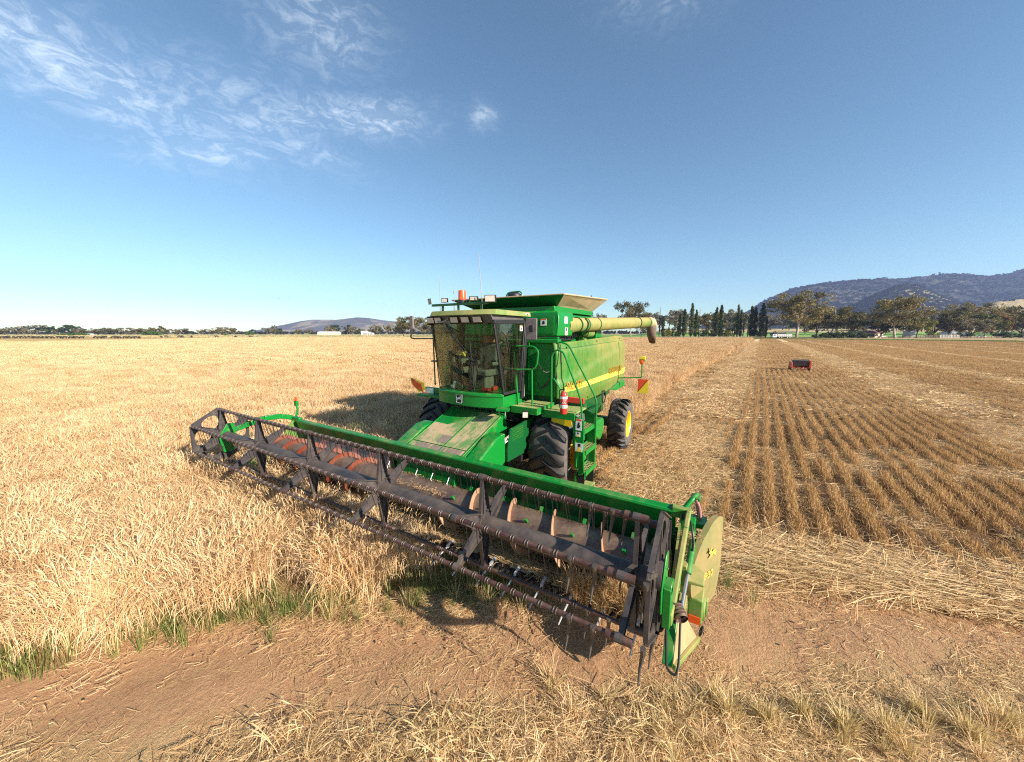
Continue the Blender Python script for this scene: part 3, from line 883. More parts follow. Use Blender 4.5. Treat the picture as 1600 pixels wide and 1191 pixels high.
# chains hanging from the handrails
def chain(a, b_, sag, parent, nlink=34):
    a, b_ = Vector(a), Vector(b_)
    m = MB(); prev = None
    for i in range(nlink):
        f = (i + .5) / nlink
        p = a.lerp(b_, f) - Vector((0, 0, sag * 4 * f * (1 - f)))
        f2 = f + .5 / nlink
        q = a.lerp(b_, f2) - Vector((0, 0, sag * 4 * f2 * (1 - f2)))
        t_ = (q - p).normalized(); s_ = t_.orthogonal().normalized(); s2 = t_.cross(s_)
        s_ = s_ if i % 2 else s2
        m.tube([p + (t_ * cos(k * pi / 4) * .026 + s_ * sin(k * pi / 4) * .013) for k in range(8)], .0045, 5, 0, True)
    return m.build('safety_chain', M['chain'], parent)
chain((.72, 1.26, 2.75), (.30, 1.30, 2.55), .08, H, 16); chain((.16, 1.33, 2.72), (.14, 1.12, 2.2), .12, H, 26); chain((.14, 1.12, 2.25), (.13, .95, 2.25), .1, H, 14)
chain((.12, 1.45, 3.12), (.20, 1.52, 2.7), .1, H, 20); chain((.12, 1.36, 3.08), (.2, 1.42, 2.4), .1, H, 26)
# foot step under the cab, side work lamp, yellow warning corner and red tail lamp
m = MB(); m.obox((1.36, .86, 1.90), (.10, .05, 0), (-.04, .12, 0), (0, 0, .02)); m.beam((1.2, .70, 1.93), (1.3, .82, 1.9), .05, .03); m.build('cleaning_step', M['green'], H, bevel=.006)
lamp((1.12, 1.20, 1.80), (.8, .5, -.1), .12, .13, H, 'side_work_lamp', .07)
m = MB(); m.prism([(.68, 1.55, 1.70), (.68, 1.95, 1.70), (.68, 1.98, 1.58), (.68, 1.90, 1.56), (.68, 1.55, 1.62)], (.01, 0, 0)); m.build('yellow_reflector', M['yellow'], H)
m = MB(); m.prism([(.45, 1.12, 1.72), (.55, 1.12, 1.74), (.55, 1.95, 1.73), (.3, 1.98, 1.70), (.2, 1.14, 1.7)], (0, 0, .015)); m.build('mudguard', M['grey'], H)
m = MB(); m.box(.05, .10, 1.60, 1.98, 1.90, 2.02); m.build('red_tail_lamp', M['red'], H, bevel=.015)
m = MB(); m.prism([(-.78, 1.62, 1.34), (-1.30, 1.62, 1.34), (-1.38, 1.62, 1.24), (-1.30, 1.62, .95), (-1.12, 1.62, .84), (-.78, 1.62, 1.0)], (0, .34, 0)); m.build('toolbox', M['green'], H, bevel=.03, seg=3)
m = MB(); m.box(-.35, .05, 1.90, 2.05, .55, 1.5); m.build('mud_flap', M['rubber'], H, bevel=.01)
m = MB(); m.cyl((-.2, 1.75, 1.45), (-.2, 1.75, 1.72), .07, 14); m.box(-.3, -.1, 1.6, 1.9, 1.72, 1.9); m.build('air_reservoir', M['green_dark'], H)
# rear: hoses, fender bits, width marker
m = MB(); m.prism([(-3.05, 1.42, 1.74), (-3.75, 1.42, 1.88), (-4.25, 1.45, 1.90), (-4.3, 1.45, 1.70), (-3.5, 1.42, 1.66)], (0, .22, 0)); m.build('rear_guard', M['green'], H, bevel=.02)
m = MB(); m.tube(arc((-2.5, 1.58, 1.62), .14, 0, 2 * pi * 15 / 16, 15, (1, 0, 0), (0, 0, 1.2)), .016, 6, 0, True); m.build('hose_loop', M['hose'], H)
m = MB(); m.tube(fillet([(-3.7, 1.5, 2.0), (-3.7, 2.28, 2.06), (-3.7, 2.28, 2.52)], .04), .018); m.build('marker_arm', M['green'], H)
m = MB(); m.obox((-3.69, 2.335, 1.815), (0.004, 0, 0), (0, .145, 0), (0, 0, .20), 0); m.prism([(-3.683, 2.19, 1.615), (-3.683, 2.48, 1.615), (-3.683, 2.48, 2.01)], (.004, 0, 0), 1)
m.build('width_marker', [M['flag_red'], M['flag_yellow']], H, 0)
m = MB(); m.box(-3.73, -3.67, 2.20, 2.36, 2.50, 2.58); m.box(-3.735, -3.665, 2.195, 2.365, 2.58, 2.66, 1); m.build('marker_head', [M['green_dust'], M['flag_yellow']], H, bevel=.01)
m = MB(); m.lathe([(.06, 0), (.06, .03), (.03, .05), (.0001, .05)], (-3.66, 2.28, 2.50), (1, 0, 0), 16); m.build('indicator_lamp', M['orange'], H)

# ---- feeder house
m = MB()
for (y0, y1, mi) in ((-.70, .70, 0),):
    m.prism([(1.02, y0, 1.74), (2.58, y0, 1.13), (2.62, y0, .50), (2.2, y0, .48), (.95, y0, 1.2)], (0, y1 - y0, 0), mi)
fh = m.build('feeder_house', M['green'], H, bevel=.01)
def on_top(x, off=0): return 1.74 - (x - 1.02) * (.61 / 1.56) + off
m = MB()
cells = [(1.15, 1.9, -.34, .66, .0), (1.9, 2.55, -.64, .66, .0), (1.5, 1.95, -.66, -.40, .0)]
m.prism([(x, y, on_top(x, .002)) for x, y in ((1.10, .1), (1.18, -.02), (1.42, -.02), (1.62, -.30), (1.60, -.66), (2.56, -.66), (2.56, .66), (1.16, .68), (1.10, .5))], (0.001, 0, .004))

def feeder_top():
    t = NT('dusty_feeder_top'); p = t.pos()
    n1 = t.noise(1.7, 8, .68, p, .3); n2 = t.noise(30, 6, .7, p); n3 = t.noise(1.0, 5, .6, t.scaled(p, (2.2, 26, 2.2)))
    f = t.ramp(t.math('ADD', t.math('MULTIPLY', n1, .62), t.math('ADD', t.math('MULTIPLY', n2, .18), t.math('MULTIPLY', n3, .2))), .45, .56)
    d = t.mix(n2, (.40, .28, .16), (.56, .42, .26)); gcol = t.mix(t.math('MULTIPLY', n3, .7), (.02, .24, .04), (.28, .27, .12))
    return t.done(t.bsdf(t.mix(f, d, gcol), .65, 0, t.bump(n2, .3, .01)))
m.build('dust_patch', feeder_top(), fh, 0)
m = MB()
for (x0, x1, y0, y1) in ((2.22, 2.48, -.50, -.16), (2.22, 2.48, -.12, .22), (2.22, 2.48, .26, .58), (1.92, 2.12, -.14, .12)):
    m.prism([(x0, y0, on_top(x0, .008)), (x0, y1, on_top(x0, .008)), (x1, y1, on_top(x1, .008)), (x1, y0, on_top(x1, .008))], (.001, 0, .004))
m.build('access_cover', plain('grey_cover', (.26, .20, .16), .8), fh, 0)
m = MB()
for pts in (((1.72, -.58), (1.98, -.60), (2.06, -.42), (2.02, -.22), (1.72, -.24), (1.66, -.4)), ((1.72, .18), (1.95, .06), (2.14, .14), (2.12, .50), (1.86, .50), (1.70, .40))):
    m.prism([(x, y, on_top(x, .007)) for x, y in pts], (.001, 0, .004))
pass
m = MB()
for y in (-.66, .12, .66): m.beam((1.15, y, on_top(1.15, .015)), (2.55, y, on_top(2.55, .015)), .012, .012)
m.beam((2.2, -.66, on_top(2.2, .014)), (2.2, .66, on_top(2.2, .014)), .01, .01)
m.build('seam', M['green'], fh, 0)
# shields both sides of the feeder
for s in (-1, 1):
    m = MB()
    y0, y1 = (.72, 1.02)
    ylo, yhi = sorted((s * y0, s * y1))
    m.prism([(1.52, ylo, 1.50), (1.80, ylo, 1.48), (2.38, ylo, 1.20), (2.52, ylo, .80), (2.30, ylo, .62), (1.52, ylo, .95)], (0, yhi - ylo, 0))
    o = m.build('chain_shield', M['green'], H, bevel=.03, seg=3)
m = MB(); m.prism([(.42, 1.02, 1.62), (1.40, 1.02, 1.55), (1.50, 1.02, 1.2), (1.50, 1.02, .95), (.9, 1.02, .95), (.42, 1.02, 1.2)], (0, .03, 0)); sh = m.build('perforated_shield', M['green_dark'], H)
m = MB()
for i in range(9):
    for j in range(6): m.cyl((.95 + i * .045 + (j % 2) * .022, 1.05, 1.32 + j * .042), (.95 + i * .045 + (j % 2) * .022, 1.054, 1.32 + j * .042), .011, 8)
m.build('vent_holes', M['green_side'], sh)
decal(H, (1.48, 1.026, 1.38), (-1, 0, .2), (.1, 0, 1), .16, .10, 0)
# ------------------------------------------------------------------ grain header
YF, YN = -4.10, 4.10
hd = sub('header')
m = MB()
m.prism([(2.48, -3.95, 1.08), (2.54, -3.95, 1.33), (2.60, -3.95, 1.365), (2.68, -3.95, 1.345), (2.69, -3.95, 1.32), (2.60, -3.95, 1.07)], (0, 8.0, 0))
m.build('back_beam', M['green'], hd, bevel=.008)
m = MB()
m.prism([(2.595, -4.08, 1.09), (2.56, -4.08, .45), (2.54, -4.08, .45), (2.57, -4.08, 1.09)], (0, 3.30, 0)); m.prism([(2.595, .85, 1.09), (2.56, .85, .45), (2.54, .85, .45), (2.57, .85, 1.09)], (0, 3.23, 0))
m.prism([(2.595, -.78, 1.09), (2.585, -.78, .98), (2.565, -.78, .98), (2.57, -.78, 1.09)], (0, 1.63, 0))
m.build('back_sheet', M['green_dark'], hd)
m = MB(); m.prism([(2.602, -3.6, 1.02), (2.575, -3.6, .50), (2.565, -3.6, .50), (2.592, -3.6, 1.02)], (0, 2.7, 0)); m.build('wear_sheet', M['bright'], hd)
m = MB(); m.prism([(2.54, -4.08, .44), (2.95, -4.08, .34), (3.30, -4.08, .37), (3.34, -4.08, .35), (2.95, -4.08, .31), (2.56, -4.08, .42)], (0, 8.16, 0)); m.build('header_floor', M['floor'], hd)
m = MB()
m.box(3.33, 3.40, -4.05, 4.05, .335, .365)
NG = 106
for i in range(NG):
    y = -4.03 + 8.06 * i / (NG - 1)
    m.prism([(3.39, y - .018, .34), (3.39, y + .018, .34), (3.50, y + .004, .335), (3.50, y - .004, .335)], (0, 0, .03))
    if i % 2: m.obox((3.36, y + .03, .385), (.035, 0, .0), (0, .016, .004), (0, 0, .016))
for i in range(60):
    y = -3.9 + 7.8 * R.random(); m.obox((3.36 + R.uniform(-.03, .05), y, .38), (.03, R.uniform(-.02, .02), .01), (R.uniform(-.01, .01), .03, 0), (0, 0, R.uniform(.01, .03)))
m.build('cutter_bar', M['black'], hd)
for i in range(22):
    y = -3.85 + 7.7 * i / 21
    m = MB(); m.tube([(3.36, y, .40), (3.62, y, .335), (3.76, y, .285)], [.011, .011, .007], 6); m.obox((3.38, y, .395), (.06, 0, -.015), (0, .016, 0), (.003, 0, .014)); m.build('crop_lifter', M['bright'], hd)
# auger with opposed flights
AX, AZ = 2.98, .74
m = MB(); m.cyl((AX, -4.05, AZ), (AX, 4.05, AZ), .255, 40)
aug = m.build('cross_auger', M['auger'], hd)
def flight(y0, y1, hand, mat, pitch=.56):
    turns = abs(y1 - y0) / pitch; n = int(turns * 36); m = MB(); vs = []; fs = []
    for i in range(n + 1):
        a = 2 * pi * turns * i / n * hand + .8; y = y0 + (y1 - y0) * i / n
        for (r, dy) in ((.25, -.006), (.335, -.004), (.335, .004), (.25, .006)):
            vs.append((AX + r * cos(a), y + dy, AZ + r * sin(a)))
    for i in range(n):
        for k in range(4): fs.append((i * 4 + k, i * 4 + (k + 1) % 4, i * 4 + 4 + (k + 1) % 4, i * 4 + 4 + k))
    m.add(vs, fs); return m.build('flighting', mat, aug, 40)
flight(-4.0, -.9, 1, M['rust'], .56); flight(4.0, .95, 1, paint('dusty_flight', (.30, .12, .07), .45, .5, .3, (.44, .31, .19), scale=5, dirt=.2), .62)
m = MB()
for k in range(14):
    a = k * 2.1; y = -.75 + 1.5 * k / 13
    m.tube([(AX + .19 * cos(a), y, AZ + .19 * sin(a)), (AX + .36 * cos(a), y, AZ + .36 * sin(a))], .008, 6)
m.build('retracting_fingers', M['steel'], aug)
m = MB()
for y in (1.15, 1.75, 2.37, 2.99, 3.6):
    for a in (.9, 2.4): 
        m.obox((AX + .31 * cos(a), y + .02, AZ + .29 * sin(a)), (.035 * cos(a), 0, .035 * sin(a)), (0, .02, 0), (-.012 * sin(a), 0, .012 * cos(a)))
m.build('flight_cleats', M['green'], aug)
# end sheets, shields, dividers, reel arms
def mirY(pts, s): return [(x, s * y, z) for x, y, z in pts]
for s in (-1, 1):
    m = MB()
    m.prism(mirY([(2.52, 4.10, .40), (2.52, 4.10, 1.34), (2.70, 4.10, 1.30), (2.98, 4.10, .95), (3.28, 4.10, .72), (3.42, 4.10, .55), (3.42, 4.10, .30), (2.95, 4.10, .28)], s), (0, s * .02, 0))
    m.build('end_sheet', M['green_dust'], hd)
    # divider: tall blade, flared dusty deck and point
    m = MB()
    m.prism(mirY([(3.30, 4.21, .30), (3.30, 4.21, .80), (3.44, 4.215, .76), (3.72, 4.22, .54), (3.80, 4.22, .42), (3.75, 4.22, .36)], s), (0, s * -.085, 0))
    dv_ = m.build('crop_divider', M['green'], hd, bevel=.006)
    m = MB(); m.prism(mirY([(3.28, 4.21, .64), (3.46, 4.215, .63), (3.76, 4.225, .43), (3.70, 4.25, .38), (3.24, 4.38, .33)], s), (0, 0, -.02)); m.build('divider_deck', paint('chaff_dusted_deck', (.20, .17, .08), .6, .7, .3, (.42, .30, .15), scale=7, dirt=.3), dv_)
    m = MB(); m.beam((3.77, s * 4.235, .395), (3.22, s * 4.39, .32), .03, .05); m.beam((3.30, s * 4.20, .76), (3.48, s * 4.20, .71), .03, .03); m.build('divider_edge', M['green_dust'], dv_, bevel=.004)
    if s > 0:
        m = MB(); m.tube(fillet([(3.40, 4.16, .82), (3.58, 4.12, .76), (3.84, 4.18, .42), (3.86, 4.26, .40), (3.78, 4.27, .47), (3.50, 4.235, .80), (3.42, 4.23, .80)], .07), .011, 8); m.build('divider_rod', M['hose'], dv_)
    # reel arm
    m = MB()
    y = s * 4.235
    if s > 0:
        pts = [(2.62, 4.18, 1.30), (2.78, 4.19, 1.36), (3.0, 4.19, 1.30), (3.75, 4.19, .98), (3.98, 4.19, 1.0)]
        for p_, q_ in zip(pts, pts[1:]): m.beam(p_, q_, .05, .10)
        m.beam((2.64, 4.0, 1.32), (2.60, 4.20, 1.30), .10, .12)
    else:
        pts = [(2.62, y, 1.36), (2.85, y, 1.44), (3.2, y, 1.46), (3.5, y, 1.40), (3.97, y, 1.30)]
        for p_, q_ in zip(pts, pts[1:]): m.beam(p_, q_, .06, .11)
        m.beam((2.6, -4.26, 1.34), (2.6, -3.9, 1.34), .09, .1)
    arm = m.build('reel_arm', M['green_dust'] if s > 0 else M['green'], hd, bevel=.012)
    m = MB(); a_, b_ = (2.70, s * 4.255, 1.16), (3.16, s * 4.25, .93); m.cyl(a_, b_, .034, 14); m.build('lift_cylinder', M['green'], hd)
    m = MB(); m.cyl(b_, (3.62, s * 4.24, .78), .016, 10); m.build('piston_rod', M['steel'], hd)
    m = MB(); m.box(3.3, 3.5, *sorted((s * 4.20, s * 4.27)), .66, .80); m.box(3.05, 3.16, *sorted((s * 4.19, s * 4.24)), .70, 1.0); m.prism(mirY([(3.05, 4.25, .98), (3.22, 4.25, .86), (3.20, 4.40, .86), (3.08, 4.40, .92)], s), (0, 0, .03))
    m.build('arm_bracket', M['green_dust'], hd, bevel=.008)
    # hub bracket between arm and reel
    m = MB()
    m.prism(mirY([(3.80, 4.125, 1.50), (3.92, 4.125, 1.52), (4.08, 4.125, 1.28), (4.06, 4.125, 1.08), (3.92, 4.125, 1.0), (3.78, 4.125, 1.10)], s), (0, s * .014, 0))
    m.prism(mirY([(3.86, 4.14, 1.30), (4.04, 4.14, 1.30), (4.02, 4.14, .94), (3.84, 4.14, .92)], s), (0, s * .06, 0)); m.cyl((3.97, s * 4.10, 1.28), (3.97, s * 4.20, 1.28), .055, 16)
    for a in range(5): m.cyl((3.93 + .09 * cos(a * 1.3), s * 4.138, 1.28 + .16 * sin(a * 1.3)), (3.93 + .09 * cos(a * 1.3), s * 4.15, 1.28 + .16 * sin(a * 1.3)), .012, 6)
    m.build('hub_bracket', M['green'], hd, bevel=.006)
m = MB(); m.lathe([(.035, 0), (.055, .01), (.055, .02), (.035, .03)] * 1 + [(.055, .04), (.055, .05), (.035, .06), (.055, .07), (.055, .08), (.035, .09), (.055, .1), (.05, .12)], (3.78, 4.215, 1.0), (.3, .2, -.1), 14); m.cyl((3.76, 4.19, .98), (3.86, 4.24, .95), .03, 10)
m.build('pivot_spring', M['auger'], hd)
# bulged end shield
def shield():
    out = [(2.36, 1.24), (2.46, 1.30), (2.62, 1.28), (2.86, 1.12), (3.04, .88), (3.02, .60), (2.86, .40), (2.62, .28), (2.42, .30), (2.34, .62)]
    m = MB(); rings = []
    cx, cz = 2.68, .80
    def yy(x, f): return 4.27 + (3.05 - x) * .36 + .055 * (1 - f * f)
    P = fillet([(x, 0, z) for x, z in out + out[:1]], .08, 3)[:-1]
    for f in (1.0, .93, .75, .5, .25, .02):
        rings.append([(cx + (p.x - cx) * f, yy(cx + (p.x - cx) * f, f), cz + (p.z - cz) * f) for p in P])
    n = len(P); back = [(x, y - .06, z) for x, y, z in rings[0]]
    vs = back + [p for g in rings for p in g]; fs = []
    for i in range(len(rings)):
        for k in range(n): fs.append((i * n + k, i * n + (k + 1) % n, i * n + n + (k + 1) % n, i * n + n + k))
    fs.append(tuple(len(vs) - n + k for k in range(n))); fs.append(tuple(range(n))[::-1])
    m.add(vs, fs); return m, yy
m, yy = shield()
shd = m.build('end_shield', paint('shield_paint', (.05, .14, .026), .76, .5, .1, (.31, .22, .09), scale=1.2, dirt=.15), hd, 50)
m = MB()
dd = lambda x, z: (x, yy(x, .35) + .006, z)
nnn = Vector((.2, 1, 0)).normalized() * .004
stag2 = [(-.058, -.02), (-.04, .012), (-.012, .02), (.012, .012), (.026, .03), (.022, .056), (.034, .045), (.042, .056), (.040, .036), (.058, .026), (.056, .016), (.04, .018), (.034, -.004), (.054, -.016), (.046, -.022), (.022, -.014), (.0, -.012), (-.018, -.01), (-.032, -.03), (-.05, -.04), (-.058, -.05), (-.062, -.044), (-.042, -.03), (-.044, -.012)]
m.prism([dd(2.72 + a * 1.5, .98 + b_ * 1.5) for a, b_ in stag2], nnn)
m.build('stag_emblem', M['faded_yellow'], shd, 0)
t, w = text_mb('930', (2.60, 4.4, .72), (0, 0, 1) if False else (-1, 0, 0), (0, 0, 1), .11, .004)
t.v = [(2.86 + (x - 2.60), yy(2.86 + (x - 2.60), max(abs(x + .26 - 2.68) / .33, abs(z - .80) / .5)) + .004 + .6 * (y - 4.4), z) for x, y, z in t.v]
t.build('size_lettering', M['faded_yellow'], shd, 0)
# shield supports, lever and lower gear guard on the near end
m = MB(); m.tube(fillet([(2.62, 4.10, 1.30), (2.50, 4.20, 1.44), (2.38, 4.24, 1.46)], .04), .03, 8); m.box(2.36, 2.50, 4.18, 4.28, 1.42, 1.46); m.box(2.40, 2.62, 4.16, 4.36, 1.16, 1.22); m.box(2.60, 2.75, 4.12, 4.26, 1.15, 1.28)
m.build('shield_latch', M['green'], hd, bevel=.008)
m = MB()
for k in range(5): m.tube(fillet([(2.42 + .02 * k, 4.24, 1.44), (2.40 + .015 * k, 4.24 + .01 * k, 1.34), (2.38 + .03 * k, 4.26 + .01 * k, 1.22)], .05), .012 + .006 * (k % 2), 6)
m.build('warning_rag', M['pink'], hd)
m = MB(); m.tube(fillet([(2.70, 4.12, 1.30), (2.85, 4.22, 1.36), (3.0, 4.27, 1.22), (2.92, 4.26, 1.0), (3.1, 4.26, .9)], .15), .012, 8); m.tube(fillet([(3.42, 4.17, .86), (3.54, 4.19, .84), (3.56, 4.20, .66)], .04), .012, 8); m.build('reel_hose', M['hose'], hd)
m = MB(); m.prism([(2.75, 4.26, .62), (2.98, 4.26, .56), (3.0, 4.26, .30), (2.80, 4.26, .24), (2.70, 4.26, .34)], (0, .14, 0)); m.lathe([(.0001, 0), (.12, .01), (.13, .05), (.11, .06)], (2.72, 4.36, .30), (0, 1, 0), 20)
m.box(2.60, 2.72, 4.36, 4.44, .22, .40); m.build('gear_guard', M['green_dust'], hd, bevel=.015)
m = MB(); m.obox((3.005, 4.33, .34), (.006, 0, 0), (0, .055, 0), (0, 0, .04)); m.build('amber_reflector', M['orange'], hd)
m = MB(); m.tube(arc((2.98, 4.40, .22), .045, 0, 2 * pi * 11 / 12, 11, (1, 0, 0), (0, .3, 1)), .01, 6, 0, True); m.build('drag_ring', M['hose'], hd)
# far end marker with amber lamp
m = MB(); m.tube(fillet([(2.55, -4.20, 1.36), (2.42, -4.34, 1.52), (2.42, -4.40, 1.62)], .05), .025, 8); m.box(2.38, 2.44, -4.46, -4.36, 1.58, 1.70); m.build('end_lamp_bracket', M['green'], hd)
m = MB(); m.box(2.39, 2.43, -4.45, -4.38, 1.70, 1.80); m.build('end_lamp', M['orange'], hd, bevel=.01)
m = MB(); m.prism([(2.7, -4.12, 1.0), (3.0, -4.12, .98), (3.55, -4.12, .62), (3.5, -4.12, .5), (2.7, -4.12, .6)], (0, -.03, 0)); m.build('drive_cover', M['green'], hd)

# ---- reel
XR, ZR, RB = 3.965, 1.285, .515
reel = sub('reel'); reel.rotation_euler.x = .002
m = MB(); m.lathe([(.092, -4.06), (.092, 4.06)], (XR, 0, ZR), (0, 1, 0), 24)
m.build('reel_tube', M['reel'], reel)
def hexdir(k, ph=0): a = radians(90 + 60 * k) + ph; return Vector((cos(a), 0, sin(a)))
# end discs: hexagon with six rounded openings
def end_disc(y, s):
    Ro = .555; m = MB(); c = Vector((XR - (.03 if s > 0 else 0), y, ZR + (.05 if s > 0 else 0)))
    out = []
    for k in range(6):
        a, b_ = hexdir(k) * Ro, hexdir(k + 1) * Ro
        out += [a.lerp(b_, .06), a.lerp(b_, .94)]
    outer = [c + v for v in out]
    holes = []
    for k in range(6):
        d_ = (hexdir(k) + hexdir(k + 1)).normalized(); t_ = Vector((0, 1, 0)).cross(d_)
        hole = []
        for j in range(24):
            a = 2 * pi * j / 24
            rx, tx = cos(a), sin(a)
            wdt = .142 * (1 + .28 * rx)
            hole.append(c + d_ * (.305 + .128 * rx) + t_ * wdt * tx)
        holes.append(hole)
    m.prism(outer, (0, s * .012, 0), 0, holes)
    for k in range(6):   # folded rim and pressed ribs
        a, b_ = c + hexdir(k) * Ro, c + hexdir(k + 1) * Ro
        a, b_ = a.lerp(b_, .05), a.lerp(b_, .95)
        n_ = (hexdir(k) + hexdir(k + 1)).normalized() * .006
        off = Vector((0, s * .035, 0)); ctr = (a + b_) / 2 + off / 2
        m.obox(ctr, (b_ - a) / 2, off / 2, n_)
        m.beam(c + hexdir(k) * .12 + Vector((0, s * .016, 0)), c + hexdir(k) * .51 + Vector((0, s * .016, 0)), .03, .018, (0, 1, 0))
    m.cyl(c, c + Vector((0, s * .05, 0)), .13, 24)
    return m.build('end_disc', M['reel'], reel, 30)
end_disc(-4.32, -1); end_disc(4.075, 1)
for y in (-4.22, -2.70, -1.02, .64, 2.30, 3.90):
    m = MB(); c = Vector((XR, y, ZR))
    m.cyl(c - Vector((0, .035, 0)), c + Vector((0, .035, 0)), .125, 6)
    for k in range(6):
        d_ = hexdir(k); t_ = Vector((0, 1, 0)).cross(d_)
        w0, w1 = .085, .022
        a, b_ = c + d_ * .10, c + d_ * RB
        m.prism([a - t_ * w0, b_ - t_ * w1, b_ + t_ * w1, a + t_ * w0], (0, .007, 0))
        for e in (-1, 1):
            p_, q_ = a + e * t_ * w0, b_ + e * t_ * w1
            m.beam(p_ + Vector((0, .02, 0)), q_ + Vector((0, .012, 0)), .006, .04, (0, 1, 0))
        m.beam(a + Vector((0, .01, 0)), b_ + Vector((0, .01, 0)), .016, .02, (0, 1, 0))
        m.cyl(b_ - Vector((0, .03, 0)), b_ + Vector((0, .03, 0)), .036, 10)
    for k in range(6): m.cyl(c + hexdir(k + .5) * .10 + Vector((0, .03, 0)), c + hexdir(k + .5) * .10 + Vector((0, .045, 0)), .012, 6)
    m.build('spider', M['reel'], reel, 30)
for k in range(6):
    c = Vector((XR, 0, ZR)) + hexdir(k) * RB
    m = MB(); m.cyl(c + Vector((0, -4.30, 0)), c + Vector((0, 3.98, 0)), .0215, 12)
    m.cyl(c + Vector((0, 3.9, 0)), c + Vector((0, 4.0, 0)), .034, 12); m.cyl(c + Vector((0, 3.80, 0)), c + Vector((0, 3.84, 0)), .036, 12)
    for y in (-2.68, -1.0, .66, 2.32): m.cyl(c + Vector((0, y - .05, 0)), c + Vector((0, y + .05, 0)), .030, 12)
    bat = m.build('reel_bat', M['bat'], reel, 40)
    m = MB(); n = 56
    for i in range(n):
        y = -4.2 + 7.72 * i / (n - 1) + R.uniform(-.006, .006)
        for dy in (-.012, .014):
            m.tube([c + Vector((0, y + dy - .006, 0)) + Vector((cos(a), 0, sin(a))) * .0245 for a in np.linspace(0, 2 * pi * 7 / 8, 8)], .0055, 5, 0, True)
        b1 = R.uniform(-.012, .012); b2 = R.uniform(-.02, .02)
        m.tube([c + Vector((-.024, y, -.01)), c + Vector((-.035, y + b1, -.10)), c + Vector((-.055, y + b2, -.22)), c + Vector((-.075, y + b2, -.265))], [.0048, .0045, .004, .003], 5, 0)
    for y in (3.5, 3.70, 4.08):
        m.tube([c + Vector((.02, y, .02)), c + Vector((.0, y, -.03)), c + Vector((-.03, y - .01, -.10)), c + Vector((-.015, y - .02, -.19)), c + Vector((.03, y - .02, -.29))], [.022, .021, .017, .012, .005], 7, 0)
    m.build('reel_tines', M['tine'], bat, 40)

# ------------------------------------------------------------------ fire extinguisher hung on the platform
X = empty('fire_extinguisher', (.80, 1.845, 1.83)); X.scale = (.9, .9, .86)
tag(X, 'red fire extinguisher with white label band strapped beside the ladder top', 'fire extinguisher')
m = MB(); m.lathe([(.0001, 0), (.068, 0), (.075, .012), (.075, .40), (.066, .45), (.035, .485), (.028, .51), (.0001, .51)], (0, 0, 0), (0, 0, 1), 28); m.build('cylinder', M['red'], X)
m = MB(); m.lathe([(.0765, .33), (.0765, .385)], (0, 0, 0), (0, 0, 1), 28); m.lathe([(.0765, .13), (.0765, .20)], (0, 0, 0), (0, 0, 1), 28)
lb = m.build('label_band', M['white'], X)
m = MB()
for r_ in range(5):
    for k in range(9):
        a = -.2 + k * .16; z = .145 + .022 * r_ if r_ < 2 else .235 + .03 * (r_ - 2)
        if R.random() < .7: m.obox((.077 * cos(a), .077 * sin(a), z), (.001 * cos(a), .001 * sin(a), 0), (-.005 * sin(a), .005 * cos(a), 0), (0, 0, .006), 0 if r_ < 2 else 1)
m.build('label_print', [M['black'], M['white']], lb, 0)
m = MB(); m.cyl((0, 0, .50), (0, 0, .55), .022, 12); m.obox((-.01, .03, .565), (.014, .05, .01), (.012, -.004, 0), (0, 0, .006)); m.obox((-.01, .035, .595), (.014, .06, .02), (.012, -.004, 0), (0, 0, .006)); m.build('valve_handle', M['black'], X)
m = MB(); m.tube(fillet([(0, -.02, .53), (0, -.10, .52), (0, -.10, .30), (0, -.085, .12)], .06), .011, 8); m.lathe([(.0785, .235), (.0785, .25)], (0, 0, 0), (0, 0, 1), 24); m.build('hose', M['hose'], X)
# ------------------------------------------------------------------ the land
DH = Vector((-cos(A0), -sin(A0), 0)); RH = Vector((-sin(A0), cos(A0), 0))
def at(px, depth, z=0.0):
    """ground point at a given bearing (as columns of a 1600-wide frame) and distance ahead"""
    p = Vector((CAM.x, CAM.y, 0)) + depth * (DH + RH * (px - 800) / FPX)
    p.z = z
    return p
def depth_of(x, y): return (x - CAM.x) * DH.x + (y - CAM.y) * DH.y
def lat_of(x, y): return (x - CAM.x) * RH.x + (y - CAM.y) * RH.y

